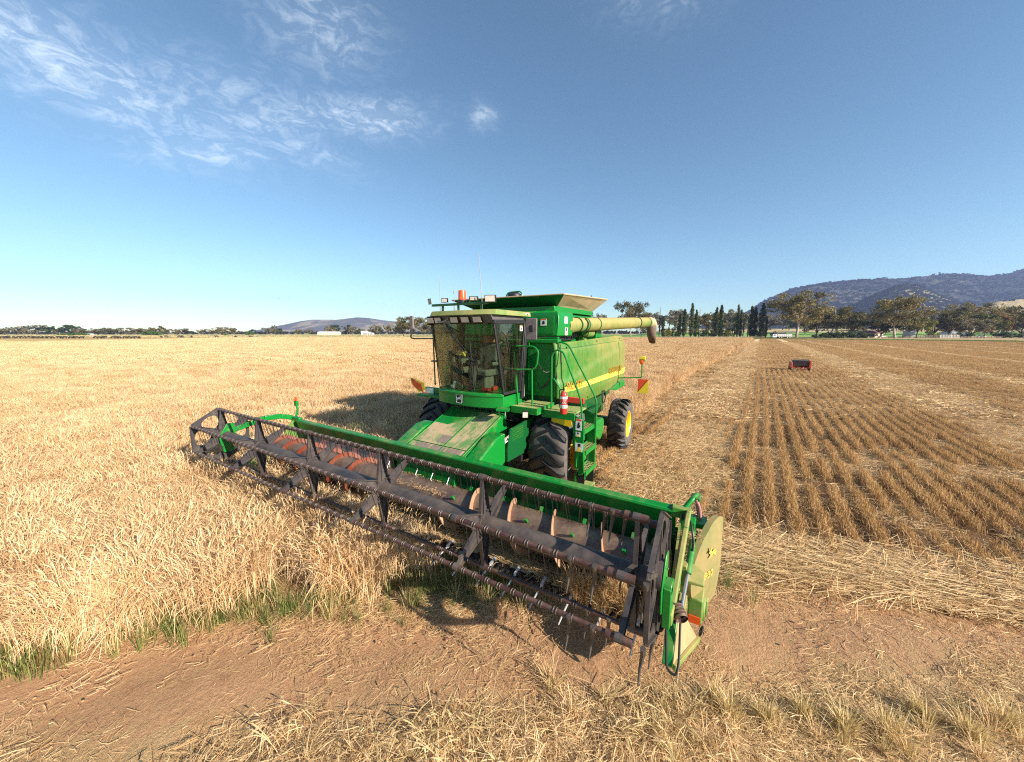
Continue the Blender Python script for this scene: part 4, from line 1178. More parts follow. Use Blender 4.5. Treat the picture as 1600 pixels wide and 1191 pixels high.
def ground_material():
    t = NT('field_soil'); p = t.pos()
    s = t.n('ShaderNodeSeparateXYZ'); t.t.links.new(p, s.inputs[0]); X_, Y_ = s.outputs[0], s.outputs[1]
    v = t.math('ADD', Y_, t.math('MULTIPLY', X_, .05))
    dep = t.math('ADD', t.math('MULTIPLY', t.math('SUBTRACT', X_, CAM.x), DH.x), t.math('MULTIPLY', t.math('SUBTRACT', Y_, CAM.y), DH.y))
    lat = t.math('ADD', t.math('MULTIPLY', t.math('SUBTRACT', X_, CAM.x), RH.x), t.math('MULTIPLY', t.math('SUBTRACT', Y_, CAM.y), RH.y))
    sd = t.math('ADD', t.math('MULTIPLY', t.math('SUBTRACT', X_, 4.25), .803), t.math('MULTIPLY', t.math('SUBTRACT', Y_, .9), .595))   # distance past the crop edge, across the track
    big = t.noise(.9, 6, .6, p); mid = t.noise(5, 6, .62, p); fin = t.noise(42, 6, .7, p); vf = t.noise(160, 4, .7, p)
    along = t.noise(1.0, 7, .66, t.scaled(p, (1.5, 1.5, 1)))
    rot = t.n('ShaderNodeMapping'); rot.inputs['Rotation'].default_value = (0, 0, -radians(126.5)); rot.inputs['Scale'].default_value = (1.1, 7, 1); t.t.links.new(p, rot.inputs['Vector'])
    trail = t.noise(1.0, 6, .6, rot.outputs[0])
    dirt = t.mix(t.ramp(fin, .35, .7), (.47, .258, .134), (.61, .365, .195))
    dirt = t.mix(t.math('MULTIPLY', t.ramp(mid, .5, .75), .6), dirt, (.40, .20, .10))
    straw = t.mix(t.ramp(vf, .38, .62), (.34, .20, .085), (.70, .50, .26))
    # chaff lies in streaks along the track, thick on its borders
    edge = t.math('ADD', t.ramp(sd, 1.0, 1.75), t.math('SUBTRACT', 1.0, t.ramp(sd, -.15, .35)))
    cov = t.math('ADD', t.math('MULTIPLY', edge, .30), t.math('ADD', t.math('MULTIPLY', trail, .75), t.math('MULTIPLY', fin, .45)))
    near = t.mix(t.math('MULTIPLY', t.ramp(cov, .60, .86), .85), dirt, straw)
    # stubble ground between the rows, its colour darkened to deepen the furrow shadows
    st = t.mix(t.ramp(fin, .35, .65), (.095, .05, .025), (.27, .155, .07))
    wav = t.math('SINE', t.math('MULTIPLY', v, 2 * pi / .36))
    farst = t.mix(t.math('ADD', .5, t.math('MULTIPLY', wav, .38)), (.13, .07, .03), (.54, .36, .17))
    def bandm(c, w): return t.math('SUBTRACT', 1.0, t.ramp(t.math('ABSOLUTE', t.math('SUBTRACT', t.math('ADD', v, t.math('MULTIPLY', big, .8)), c + .4)), w * .7, w * 1.15))
    bands = bandm(3.2, 1.2)
    for c, w in ((12.2, 1.3), (19.3, .8), (29, 1.2), (38, .9), (47, 1.1), (57, 1.0)): bands = t.math('MAXIMUM', bands, bandm(c, w))
    farst = t.mix(t.math('MULTIPLY', bands, .8), farst, (.74, .55, .30))
    st = t.mix(t.ramp(dep, 25, 60), st, farst)
    stm = t.math('MULTIPLY', t.math('SUBTRACT', 1.0, t.ramp(t.math('ADD', X_, t.math('MULTIPLY', big, .6)), .3, .9)), t.ramp(v, .6, 1.4))
    col = t.mix(stm, near, st)
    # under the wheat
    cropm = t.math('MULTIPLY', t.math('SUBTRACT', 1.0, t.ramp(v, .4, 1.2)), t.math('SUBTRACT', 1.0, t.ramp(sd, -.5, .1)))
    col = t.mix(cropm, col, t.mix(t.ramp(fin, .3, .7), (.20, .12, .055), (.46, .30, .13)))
    # beyond the field
    pad = t.noise(.02, 5, .6, t.scaled(p, (1, 1, 1))); pad2 = t.noise(.25, 5, .65, p)
    w_ = t.math('ADD', dep, t.math('MULTIPLY', t.math('SUBTRACT', pad, .5), 40))
    left = t.mix(t.ramp(w_, 205, 214), (.52, .37, .14), (.30, .17, .085))
    left = t.mix(t.ramp(w_, 232, 245), left, (.46, .36, .15))
    left = t.mix(t.ramp(w_, 300, 330), left, (.36, .34, .13))
    left = t.mix(t.ramp(w_, 420, 520), left, (.42, .36, .17))
    edg = t.math('ADD', dep, t.math('MULTIPLY', t.math('MAXIMUM', t.math('SUBTRACT', lat, 135), 0), 1.5))
    right = t.mix(t.ramp(edg, 222, 232), (.15, .27, .045), (.40, .30, .15))
    grn = t.math('MULTIPLY', t.ramp(dep, 285, 292), t.math('SUBTRACT', 1.0, t.ramp(dep, 560, 590)))
    grn = t.math('MULTIPLY', grn, t.math('SUBTRACT', 1.0, t.ramp(lat, 330, 340)))
    right = t.mix(grn, right, (.17, .33, .045))
    right = t.mix(t.ramp(dep, 900, 1200), right, (.22, .22, .11))
    far = t.mix(t.ramp(lat, -12, 12), left, right)
    side = t.ramp(t.math('MULTIPLY', lat, -1), 141, 144)
    far = t.mix(t.math('MULTIPLY', t.ramp(pad2, .45, .75), .35), far, (.20, .17, .08))
    rs = t.math('MULTIPLY', t.ramp(edg, 190, 191.5), t.ramp(lat, 60, 61))
    col = t.mix(t.math('MAXIMUM', t.math('MAXIMUM', rs, t.ramp(dep, 195.5, 197.5)), t.math('MULTIPLY', side, t.ramp(dep, 60, 70))), col, far)
    h = t.math('ADD', t.math('MULTIPLY', fin, .8), t.math('ADD', t.math('MULTIPLY', mid, 1.6), t.math('MULTIPLY', vf, .4)))
    return t.done(t.bsdf(col, .92, 0, t.bump(h, .9, .035), .2))
m = MB()
# gently bumpy near the camera, plain out to the horizon
N = 90; L = 9.0
xs = [-26000, -6000, -1200, -300, -60] + list(np.linspace(-14, 10, N)) + [40, 300, 4000]
ys = [-16000, -4000, -900, -200, -40] + list(np.linspace(-9, 14, N)) + [60, 300, 1200, 5000, 20000]
from mathutils import noise as mnoise
vs = []
for x in xs:
    for y in ys:
        z = 0
        if -14 <= x <= 10 and -9 <= y <= 14:
            z = .05 * mnoise.noise(Vector((x * .9, y * .9, 0))) + .03 * mnoise.noise(Vector((x * 2.7, y * 2.7, 4))) - .05
            sdv = (x - 4.25) * .803 + (y - .9) * .595
            z -= .05 * math.exp(-((sdv - .55) / .22) ** 2)
        vs.append((x, y, min(z, .0)))
fs = []
ny = len(ys)
for i in range(len(xs) - 1):
    for j in range(ny - 1): fs.append((i * ny + j, i * ny + ny + j, i * ny + ny + j + 1, i * ny + j + 1))
m.add(vs, fs)
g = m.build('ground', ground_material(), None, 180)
tag(g, 'brown farm ground with dirt track, stubble rows and far paddocks', 'ground', kind='structure')

# ------------------------------------------------------------------ straw, wheat and weeds (instanced clumps)
def straw_mat(name, a, b, trans=.25, rough=.6, root=None):
    t = NT(name)
    at_ = t.n('ShaderNodeAttribute'); at_.attribute_name = 'tint'
    oi = t.n('ShaderNodeObjectInfo')
    p = t.pos(); big = t.noise(.45, 4, .6, p)
    f = t.math('ADD', t.math('MULTIPLY', at_.outputs['Fac'], .75), t.math('ADD', t.math('MULTIPLY', oi.outputs['Random'], .2), t.math('MULTIPLY', t.math('SUBTRACT', big, .5), .9)), clamp=True)
    c = t.mix(f, a, b)
    d = t.bsdf(c, rough, 0, None, .35)
    tr = t.n('ShaderNodeBsdfTranslucent'); t.set(tr.inputs[0], c)
    mx = t.n('ShaderNodeMixShader'); mx.inputs[0].default_value = trans
    t.t.links.new(d, mx.inputs[1]); t.t.links.new(tr.outputs[0], mx.inputs[2])
    return t.done(mx.outputs[0])
M['wheat'] = straw_mat('ripe_wheat', (.50, .29, .115), (.95, .74, .46))
M['stubble'] = straw_mat('cut_stubble', (.33, .185, .075), (.70, .46, .21))
M['straw'] = straw_mat('loose_straw', (.45, .26, .10), (.92, .70, .40))
M['weed'] = straw_mat('green_weed', (.07, .12, .03), (.34, .34, .10), .3)
M['weed_dry'] = straw_mat('yellowing_grass', (.44, .34, .13), (.90, .70, .38), .3)

class Blades:
    """ribbons with a per-blade tint"""
    def __init__(s): s.v = []; s.f = []; s.t = []
    def ribbon(s, pts, ws, side, tint):
        b = len(s.v)
        for p, w in zip(pts, ws):
            s.v.append(tuple(p - side * w)); s.v.append(tuple(p + side * w)); s.t += [tint, tint]
        for i in range(len(pts) - 1): s.f.append((b + 2 * i, b + 2 * i + 1, b + 2 * i + 3, b + 2 * i + 2))
    def mesh(s, name, mat):
        me = bpy.data.meshes.new(name); me.from_pydata(s.v, [], s.f); me.materials.append(mat)
        a = me.attributes.new('tint', 'FLOAT', 'POINT'); a.data.foreach_set('value', s.t)
        return me

def V3(a): return np.array(a, float)
def wheat_patch(name, size, n, h, sw, hw, seed, leaves=2, lean=.28, seg=4, mat='wheat', heads=True):
    r = np.random.RandomState(seed); B = Blades()
    main = r.uniform(0, 2 * pi)
    for _ in range(n):
        x, y = r.uniform(-.5, .5, 2) * size * 1.15
        hh = h * r.uniform(.72, 1.12); a = main + r.normal(0, 1.3); ln = hh * abs(r.normal(lean, .18))
        d = V3((cos(a), sin(a), 0)); sd_ = V3((-sin(a), cos(a), 0)); an = r.uniform(0, pi)
        fs_ = V3((cos(an), sin(an), 0)); tint = float(np.clip(r.normal(.52, .36), 0, 1))
        P = []
        for i in range(seg + 1):
            f = i / seg; P.append(V3((x, y, 0)) + d * ln * f ** 2.0 + V3((0, 0, hh * (f - .12 * f ** 3 * min(1, ln / hh * 2)))))
        B.ribbon(P, [sw] * len(P), fs_, tint * .8)
        if heads:
            top = P[-1]; t0 = P[-1] - P[-2]; t0 /= np.linalg.norm(t0); hl = r.uniform(.07, .10); droop = r.uniform(.2, 1.5)
            H_ = [top]; cur = t0.copy()
            for i in range(3):
                cur = cur + (d * .3 + V3((0, 0, -1)) * .55) * droop * .5; cur /= np.linalg.norm(cur); H_.append(H_[-1] + cur * hl / 3)
            B.ribbon(H_, [hw * .5, hw, hw * .9, hw * .2], fs_, min(1, tint + .12)); B.ribbon(H_, [hw * .5, hw, hw * .9, hw * .2], np.cross(fs_, V3((0, 0, 1))), min(1, tint + .05))
        if heads and sw < .004:
            for k in range(3):
                a3 = cur + r.normal(0, .22, 3); a3 /= np.linalg.norm(a3); q = H_[1 + k % 2]
                B.ribbon([q, q + a3 * .06, q + a3 * .11 - V3((0, 0, .012))], [.0011, .0009, .0004], fs_, min(1, tint + .15))
        for k in range(leaves):
            f = r.uniform(.15, .85); b0 = V3((x, y, 0)) + d * ln * f * f + V3((0, 0, hh * f)); la = r.uniform(0, 2 * pi); ld = V3((cos(la), sin(la), 0)); L_ = r.uniform(.14, .30)
            up = r.uniform(.1, .8); Q = [b0 + ld * L_ * g_ + V3((0, 0, L_ * (up * g_ - (up + r.uniform(.2, .9)) * g_ * g_))) for g_ in (0, .35, .7, 1)]
            B.ribbon(Q, [sw * .9, sw * 1.3, sw * 1.0, sw * .2], np.cross(ld, V3((0, 0, 1))) * .9 + V3((0, 0, .35)), float(np.clip(tint + r.normal(.05, .2), 0, 1)))
    return B.mesh(name, M[mat])
def straw_patch(name, size, n, sw, seed, zmax=.05, L=(.08, .35), mat='straw', dir0=None, spread=3.0):
    r = np.random.RandomState(seed); B = Blades()
    for _ in range(n):
        c = V3((*(r.uniform(-.5, .5, 2) * size * 1.1), zmax * r.rand() ** 1.6 + .004)); a = (r.normal(dir0, spread) if dir0 is not None else r.uniform(0, pi)); el = r.normal(0, .12) * (1 if zmax > .03 else .3)
        d = V3((cos(a), sin(a), el)); l = r.uniform(*L) * .5; bend = V3((-sin(a), cos(a), 0)) * r.normal(0, .12) * l
        tint = float(np.clip(r.normal(.55, .3), 0, 1)); w = sw * r.uniform(.6, 1.3)
        B.ribbon([c - d * l, c + bend, c + d * l], [w, w, w * .8], V3((-sin(a), cos(a), r.normal(0, .5))), tint)
    return B.mesh(name, M[mat])
def stubble_row(name, L, n, h, sw, seed, wide=.035):
    r = np.random.RandomState(seed); B = Blades()
    for _ in range(n):
        x = r.uniform(-.5, .5) * L; y = r.normal(0, wide); hh = h * r.uniform(.55, 1.25); a = r.uniform(0, 2 * pi); ln = abs(r.normal(.16, .14)) * hh
        d = V3((cos(a), sin(a), 0)); an = r.uniform(0, pi); s_ = V3((cos(an), sin(an), 0)); tint = float(np.clip(r.normal(.42, .25), 0, 1))
        b0 = V3((x, y, -.02)); B.ribbon([b0, b0 + d * ln * .4 + V3((0, 0, hh * .6)), b0 + d * ln + V3((0, 0, hh))], [sw, sw, sw * .9], s_, tint)
        if r.rand() < .35:
            la = r.uniform(0, 2 * pi); ld = V3((cos(la), sin(la), 0)); l_ = r.uniform(.08, .2); q = b0 + V3((0, 0, hh * r.uniform(.2, .8)))
            B.ribbon([q, q + ld * l_ * .5 + V3((0, 0, l_ * .2)), q + ld * l_ + V3((0, 0, -l_ * .2))], [sw, sw * 1.3, sw * .3], np.cross(ld, V3((0, 0, 1))) + V3((0, 0, .3)), min(1, tint + .2))
    return B.mesh(name, M['stubble'])
def grass_tuft(name, n, h, sw, seed, mat, rad=.10, out=.6):
    r = np.random.RandomState(seed); B = Blades()
    for _ in range(n):
        a = r.uniform(0, 2 * pi); d = V3((cos(a), sin(a), 0)); b0 = d * rad * r.rand() + V3((0, 0, -.02)); hh = h * r.uniform(.45, 1.15); ln = hh * abs(r.normal(out * .5, out * .4)); an = a + pi / 2 + r.normal(0, .6)
        P = [b0 + d * ln * f ** 1.7 + V3((0, 0, hh * (f - .25 * f ** 3 * min(1, ln / hh)))) for f in (0, .3, .6, .85, 1)]
        B.ribbon(P, [sw, sw * 1.1, sw, sw * .7, sw * .1], V3((cos(an), sin(an), 0)), float(np.clip(r.normal(.45, .28), 0, 1)))
    return B.mesh(name, M[mat])

def scatter(name, variants, pts, label, cat):
    """pts: rows of x, y, z, rotation, scale, variant; one stuff object whose clumps are geometry-node instances"""
    pts = np.array(pts, float)
    col = bpy.data.collections.new(name + '_clumps')
    for i, me in enumerate(variants):
        o = bpy.data.objects.new('%s_clump_%02d' % (name, i), me); col.objects.link(o)
    me = bpy.data.meshes.new(name); me.from_pydata(pts[:, :3].tolist(), [], [])
    for nm, k in (('rot', 3), ('scl', 4)):
        a = me.attributes.new(nm, 'FLOAT', 'POINT'); a.data.foreach_set('value', pts[:, k].astype(np.float32))
    a = me.attributes.new('idx', 'INT', 'POINT'); a.data.foreach_set('value', pts[:, 5].astype(np.int32))
    o = bpy.data.objects.new(name, me); C.objects.link(o)
    ng = bpy.data.node_groups.new(name, 'GeometryNodeTree')
    ng.interface.new_socket('Geometry', in_out='INPUT', socket_type='NodeSocketGeometry'); ng.interface.new_socket('Geometry', in_out='OUTPUT', socket_type='NodeSocketGeometry')
    gi, go = ng.nodes.new('NodeGroupInput'), ng.nodes.new('NodeGroupOutput')
    ci = ng.nodes.new('GeometryNodeCollectionInfo'); ci.inputs['Collection'].default_value = col; ci.inputs['Separate Children'].default_value = True; ci.inputs['Reset Children'].default_value = True
    ip = ng.nodes.new('GeometryNodeInstanceOnPoints'); ip.inputs['Pick Instance'].default_value = True
    def attr(nm, ty):
        n = ng.nodes.new('GeometryNodeInputNamedAttribute'); n.data_type = ty; n.inputs['Name'].default_value = nm
        return next(s_ for s_ in n.outputs if s_.enabled and s_.name == 'Attribute')
    cx = ng.nodes.new('ShaderNodeCombineXYZ'); ng.links.new(attr('rot', 'FLOAT'), cx.inputs[2])
    ng.links.new(gi.outputs[0], ip.inputs['Points']); ng.links.new(ci.outputs[0], ip.inputs['Instance'])
    ng.links.new(attr('idx', 'INT'), ip.inputs['Instance Index']); ng.links.new(cx.outputs[0], ip.inputs['Rotation']); ng.links.new(attr('scl', 'FLOAT'), ip.inputs['Scale'])
    ng.links.new(ip.outputs[0], go.inputs[0])
    md = o.modifiers.new('clumps', 'NODES'); md.node_group = ng
    tag(o, label, cat, kind='stuff')
    return o

def crop_edge(x):                      # standing wheat lies at y below this line, behind the machine
    return .95 - .05 * min(0, x + 14) if x < -14 else 1.05
def in_wheat(x, y):
    if x > 3.30:
        e = .62 - (x - 4.25) * .92
        return y < min(1.0, e) + .22 * mnoise.noise(Vector((x * 1.7, y * 1.7, 3)))
    if x > 2.30: return y < -4.35
    if x > -5.0: return y < -2.15
    d_ = depth_of(x, y)
    if d_ > 60 and lat_of(x, y) < -143 - .11 * (d_ - 101): return False
    return y < crop_edge(x) + .25 * mnoise.noise(Vector((x * .6, y * .6, 8)))
def in_view(x, y, margin=1.0):
    d = depth_of(x, y); l = lat_of(x, y)
    return d > -margin and abs(l) < d * 1.50 + 1.5 + margin
wheat = []; wheat_mid = []; wheat_far = []
def fill(step, dmin, dmax, out, nv, test, sc=(.88, 1.12), zfun=None, jit=.5):
    lo = np.floor((CAM.x - dmax * 2.0) / step) * step
    rng = np.arange(-dmax * 1.9, dmax * 1.9, step)
    gx, gy = np.meshgrid(rng + CAM.x, rng + CAM.y)
    gx = gx.ravel(); gy = gy.ravel()
    dd_ = (gx - CAM.x) * DH.x + (gy - CAM.y) * DH.y; ll = (gx - CAM.x) * RH.x + (gy - CAM.y) * RH.y
    k = (dd_ >= dmin) & (dd_ < dmax) & (np.abs(ll) < dd_ * 1.52 + 2.5)
    for x, y in zip(gx[k], gy[k]):
        x += NR.uniform(-jit, jit) * step; y += NR.uniform(-jit, jit) * step
        if test(x, y):
            hn = 1 + .16 * mnoise.noise(Vector((x * .35, y * .35, 1))) + .10 * mnoise.noise(Vector((x * 1.3, y * 1.3, 2)))
            out.append((x, y, 0, NR.uniform(0, 2 * pi), NR.uniform(*sc) * hn, NR.randint(nv)))
fill(.42, -1.5, 30, wheat, 7, in_wheat)
fill(.85, 30, 85, wheat_mid, 5, in_wheat)
fill(1.7, 85, 195, wheat_far, 4, in_wheat)
HW = .66
wv = [wheat_patch('w%d' % i, .5, 165, HW, .0026, .0050, 20 + i, 2, (.14, .25, .36, .2, .48, .18, .30)[i]) for i in range(7)]
scatter('wheat_crop', wv, wheat, 'ripe golden wheat standing in front of and beside the harvester', 'wheat')
wv = [wheat_patch('wm%d' % i, 1.0, 230, HW, .0065, .017, 40 + i, 1, .3, 3) for i in range(5)]
scatter('wheat_crop', wv, wheat_mid, 'ripe golden wheat further out across the field', 'wheat')
wv = [wheat_patch('wf%d' % i, 2.0, 300, HW, .016, .045, 60 + i, 1, .3, 2) for i in range(4)]
scatter('wheat_crop', wv, wheat_far, 'pale ripe wheat at the far side of the field', 'wheat')

# stubble in drilled rows
def EDGE(x, y): return depth_of(x, y) + 1.5 * max(0, lat_of(x, y) - 135)
def in_stubble(x, y):
    v = y + .05 * x
    if x > -5: return (y > 2.3 or (y > -2.2 and x < 2.0)) and x < min(.7, .62 - .24 * (y - 4.5)) + .3 * mnoise.noise(Vector((x, y, 5))) and not (abs(y) < 2.0 and abs(x) < .8)
    if EDGE(x, y) > 190: return False
    return y > crop_edge(x) + .1
PALE = ((3.2, 1.35, 1.0), (12.2, 1.7, .9), (19.3, .9, .8), (29, 1.0, .8), (38, .8, .8), (47, 1.0, .8), (57, .9, .8), (68, 1., .8), (80, 1., .8))
def across(x, y):                      # a straw swath lying across the rows
    return math.exp(-((x + 4.6 + .33 * (y - 5.1) + .5 * mnoise.noise(Vector((x * .3, y * .5, 1)))) / .55) ** 2) * (1 if y > 3 else 0)
def pale(v, x, y):
    v += .5 * mnoise.noise(Vector((x * .25, y * .25, 12)))
    return max(s * max(0, 1 - (abs(v - c) / w) ** 4) for c, w, s in PALE)
SP = .36
rot_row = atan2(.05, -1)
def rows(step, dmin, dmax, out, nv, spacing):
    near_ = dmax < 30
    k = 0
    vmax = 30 + dmax * 2.6
    v = .9
    while v < vmax:
        xs_ = np.arange(-dmax * 1.6 - 2, 3.0, step)
        for x in xs_:
            x = x + NR.uniform(-.3, .3) * step; y = v - .05 * x
            d = depth_of(x, y)
            if not (dmin <= d < dmax) or abs(lat_of(x, y)) > d * 1.5 + 2: continue
            if not in_stubble(x, y): continue
            pl_ = pale(v, x, y)
            if NR.rand() < pl_ * .85: continue
            if near_ and NR.rand() < .75 * across(x, y): continue
            gap = mnoise.noise(Vector((x * .8, v * 1.4, 33)))
            if gap < (-.40 if near_ else -.46): continue
            sc = NR.uniform(.88, 1.14) * (1 + .30 * gap) * (1 - .45 * pl_) * (.55 if v < 1.9 and x < -6 else 1)
            out.append((x, y + NR.normal(0, .012) + .05 * mnoise.noise(Vector((x * .15, v * .5, 2))), 0, rot_row + NR.normal(0, .03), sc, NR.randint(nv)))
        v += spacing
r1 = []; r2 = []; r3 = []
rows(.33, 0, 26, r1, 6, SP); rows(1.1, 26, 75, r2, 4, SP); rows(2.6, 75, 195, r3, 3, SP * 2)
scatter('wheat_stubble', [stubble_row('s%d' % i, .55, 115, .165, .0030, 80 + i, .050) for i in range(6)], r1, 'cut wheat stubble in rows behind and right of the harvester', 'stubble')
scatter('wheat_stubble', [stubble_row('sm%d' % i, 1.3, 140, .18, .0064, 90 + i, .048) for i in range(4)], r2, 'cut wheat stubble rows around the red trailer', 'stubble')
scatter('wheat_stubble', [stubble_row('sf%d' % i, 3.0, 130, .19, .018, 95 + i, .12) for i in range(3)], r3, 'distant cut stubble rows out to the green strip', 'stubble')

# loose straw: thick in the swaths and on the headland, thin on the track
def in_headland(x, y):
    s_ = (x - 4.25) * .803 + (y - .9) * .595
    return s_
lit = []; litf = []; flat = []
def scat_straw(n, x0, x1, y0, y1, prob, out, nv, sc=(.8, 1.2), z=(0, .0)):
    for _ in range(n):
        x, y = NR.uniform(x0, x1), NR.uniform(y0, y1)
        d = depth_of(x, y)
        if d < -.8 or abs(lat_of(x, y)) > d * 1.5 + 2.2: continue
        p = prob(x, y)
        if NR.rand() < p: out.append((x, y, NR.uniform(*z) - (.045 if d < 14 else 0), NR.uniform(0, 2 * pi), NR.uniform(*sc), NR.randint(nv)))
def p_stub(x, y):
    if not in_stubble(x, y): return 0
    v = y + .05 * x
    tr = across(x, y)
    return min(1, .15 + .85 * max(pale(v, x, y), tr) + .6 * max(0, mnoise.noise(Vector((x * .5, y * .5, 71)))))
def p_head(x, y):
    s_ = in_headland(x, y)
    if x > 3.35 and in_wheat(x, y): return 0
    base = 0.0
    f = math.exp(-((x - (.85 - .28 * (y - 4.5)) + .25 * mnoise.noise(Vector((x * .7, y * .7, 9)))) / .38) ** 2) if y > 4.3 else 0   # straw laid along the headland
    base = max(base, .95 * f)
    if s_ > 1.45: base = max(base, .25 + .55 * max(0, mnoise.noise(Vector((x * .9, y * .9, 50))) + .15))
    if s_ < .35 and s_ > -.6: base = max(base, .5)
    return min(1, base + .09 + .25 * max(0, mnoise.noise(Vector((x * .8, y * .8, 90)))))
scat_straw(15000, -26, 1.2, -2.5, 24, p_stub, lit, 6, (.8, 1.25))
scat_straw(26000, -150, -8, 1, 105, lambda x, y: p_stub(x, y) * .9 if depth_of(x, y) > 14 else 0, litf, 3, (.9, 1.3))
scat_straw(8500, -1.6, 7.5, -4, 10, p_head, flat, 6, (.7, 1.15))
sv = [straw_patch('l%d' % i, .55, 150, .0027, 120 + i, .08, (.06, .28)) for i in range(6)]
scatter('loose_straw', sv, lit, 'pale loose straw lying in bands over the stubble', 'straw')
scatter('loose_straw', [straw_patch('lf%d' % i, 1.6, 420, .0085, 130 + i, .10, (.12, .4)) for i in range(3)], litf, 'pale straw swaths far out in the stubble', 'straw')
fv = [straw_patch('lh%d' % i, .5, 75, .0017, 140 + i, .025 if i < 4 else .07, (.03, .16)) for i in range(6)]
scatter('loose_straw', fv, flat, 'broken straw scattered over the dirt track and headland', 'straw')
# long bent straw along the headland, laid mostly one way
hl = []
for _ in range(800):
    y = NR.uniform(4.4, 12); x = .82 - .28 * (y - 4.5) + NR.normal(0, .20)
    if depth_of(x, y) < 1 or abs(lat_of(x, y)) > depth_of(x, y) * 1.5 + 2: continue
    hl.append((x, y, -.03, NR.normal(0, .35) + pi / 2 + .26, NR.uniform(.7, 1.2), NR.randint(4)))
scatter('laid_straw', [straw_patch('lg%d' % i, .6, 95, .0027, 150 + i, .14, (.25, .6), dir0=0, spread=.45) for i in range(4)], hl, 'long straw laid flat along the edge of the stubble', 'straw')

# clods on the track
def clod(seed):
    bm = bmesh.new(); bmesh.ops.create_icosphere(bm, subdivisions=2, radius=1)
    for v in bm.verts: v.co *= 1 + .45 * mnoise.noise(v.co * 1.3 + Vector((seed, 0, 0))); v.co.z *= .7
    me = bpy.data.meshes.new('clod'); bm.to_mesh(me); bm.free(); me.materials.append(CLOD); return me
CLOD = plain('soil_clod', (.52, .28, .145), .95, scale=30, bump=.3)
cd_ = []
for _ in range(5200):
    x, y = NR.uniform(-.5, 7.4), NR.uniform(-2.5, 9); s_ = in_headland(x, y)
    if depth_of(x, y) < -.5 or (x > 3.3 and in_wheat(x, y)) or s_ < -.3: continue
    if mnoise.noise(Vector((x * 1.1, y * 1.1, 61))) < -.1 and NR.rand() < .8: continue
    cd_.append((x, y, -.052, NR.uniform(0, 6.3), .0035 + .011 * NR.rand() ** 4, NR.randint(4)))
scatter('soil_clods', [clod(i) for i in range(4)], cd_, 'small clods of dry soil lying on the dirt track', 'soil clods')
# straw heap across the bottom of the view, with thin green blades coming through
bt = []
for _ in range(3000):
    x, y = NR.uniform(2.0, 7.2), NR.uniform(.6, 6.5); s_ = in_headland(x, y)
    w_ = .3 * mnoise.noise(Vector((x * .9, y * .9, 14)))
    if s_ < 1.62 + w_ or y - .2 * x < -.3 : continue
    if y > 4.2 and NR.rand() < .93: continue
    if NR.rand() < .42: bt.append((x, y, -.05, NR.uniform(0, 2 * pi), NR.uniform(.6, 1.1), NR.randint(8)))
scatter('straw_heap', [straw_patch('h%d' % i, .35, 48, .0021, 160 + i, .10, (.10, .38)) for i in range(5)] + [wheat_patch('hs%d' % i, .3, 14, .17, .0026, .006, 170 + i, 2, .8, 4, 'weed_dry' if i == 1 else 'straw') for i in range(3)], bt, 'tangled bleached straw in the near corner beside the track', 'straw')
# green weeds at the foot of the wheat
gw = []
for _ in range(130):
    x = NR.uniform(3.3, 7.4); y = min(1.0, .62 - (x - 4.25) * .92) + abs(NR.normal(.0, .16)) - .05
    if mnoise.noise(Vector((x * 1.6, 4, 7))) > -.25: gw.append((x, y, -.04, NR.uniform(0, 6.3), NR.uniform(.5, 1.05), NR.randint(5)))
for (x, y, r_, n) in ((6.28, -1.25, .22, 14), (6.05, -1.1, .2, 10), (5.46, -.62, .2, 14), (5.2, -.35, .18, 10), (4.98, .12, .2, 12), (4.7, .3, .2, 10), (4.35, .55, .2, 8), (3.9, 1.15, .18, 16), (3.65, 1.35, .16, 16), (3.5, 1.65, .16, 16), (3.4, 1.95, .14, 14), (3.3, 2.3, .14, 10), (6.7, -1.6, .2, 8), (1.55, 4.8, .14, 8), (1.2, 5.1, .12, 4)):
    for _ in range(n): gw.append((x + NR.normal(0, r_ * 1.3), y + NR.normal(0, r_), -.04, NR.uniform(0, 2 * pi), NR.uniform(.6, 1.2), NR.randint(5)))
scatter('green_weeds', [grass_tuft('g%d' % i, 24, .28, .0024, 180 + i, 'weed' if i < 4 else 'weed_dry', .08) for i in range(5)], gw, 'green weeds growing at the foot of the standing wheat', 'weeds')
# separate tufts of half green stubble standing in the near field
tv = [grass_tuft('tuft%d' % i, 90, .30, .0036, 200 + i, 'weed_dry', .09, .7) for i in range(4)]
TUFTS = [(3.54, 4.66, 'pale dry tuft nearest the header end, beside the dirt track'), (3.42, 4.96, 'thin upright tuft second from the header end'), (3.2, 5.24, 'narrow greenish tuft third along the near row'), (3.16, 5.54, 'bushy greenish tuft at the middle of the near row'),
         (2.97, 5.83, 'tall yellow-green tuft past the middle of the near row'), (2.65, 6.14, 'low straw tuft before the large green one'), (2.69, 6.41, 'large green and straw tuft near the far end of the row'), (2.37, 6.73, 'dark green tuft at the end of the near row')]
for i, (x, y, lb) in enumerate(TUFTS):
    o = bpy.data.objects.new('grass_tuft', tv[i % 4]); C.objects.link(o); o.location = (x, y, -.05); o.rotation_euler = (0, 0, i * 1.3); o.scale = [(.62, .66, .68, .72, .72, .6, .85, .85)[i]] * 3
    tag(o, lb, 'grass tuft', 'grass tufts along the near side of the track')
tw = []
for x, y, _ in TUFTS:
    for _ in range(3): tw.append((x + NR.normal(0, .10) - .03, y + NR.normal(0, .07), -.05, NR.uniform(0, 6.3), NR.uniform(.5, .95), NR.randint(3)))
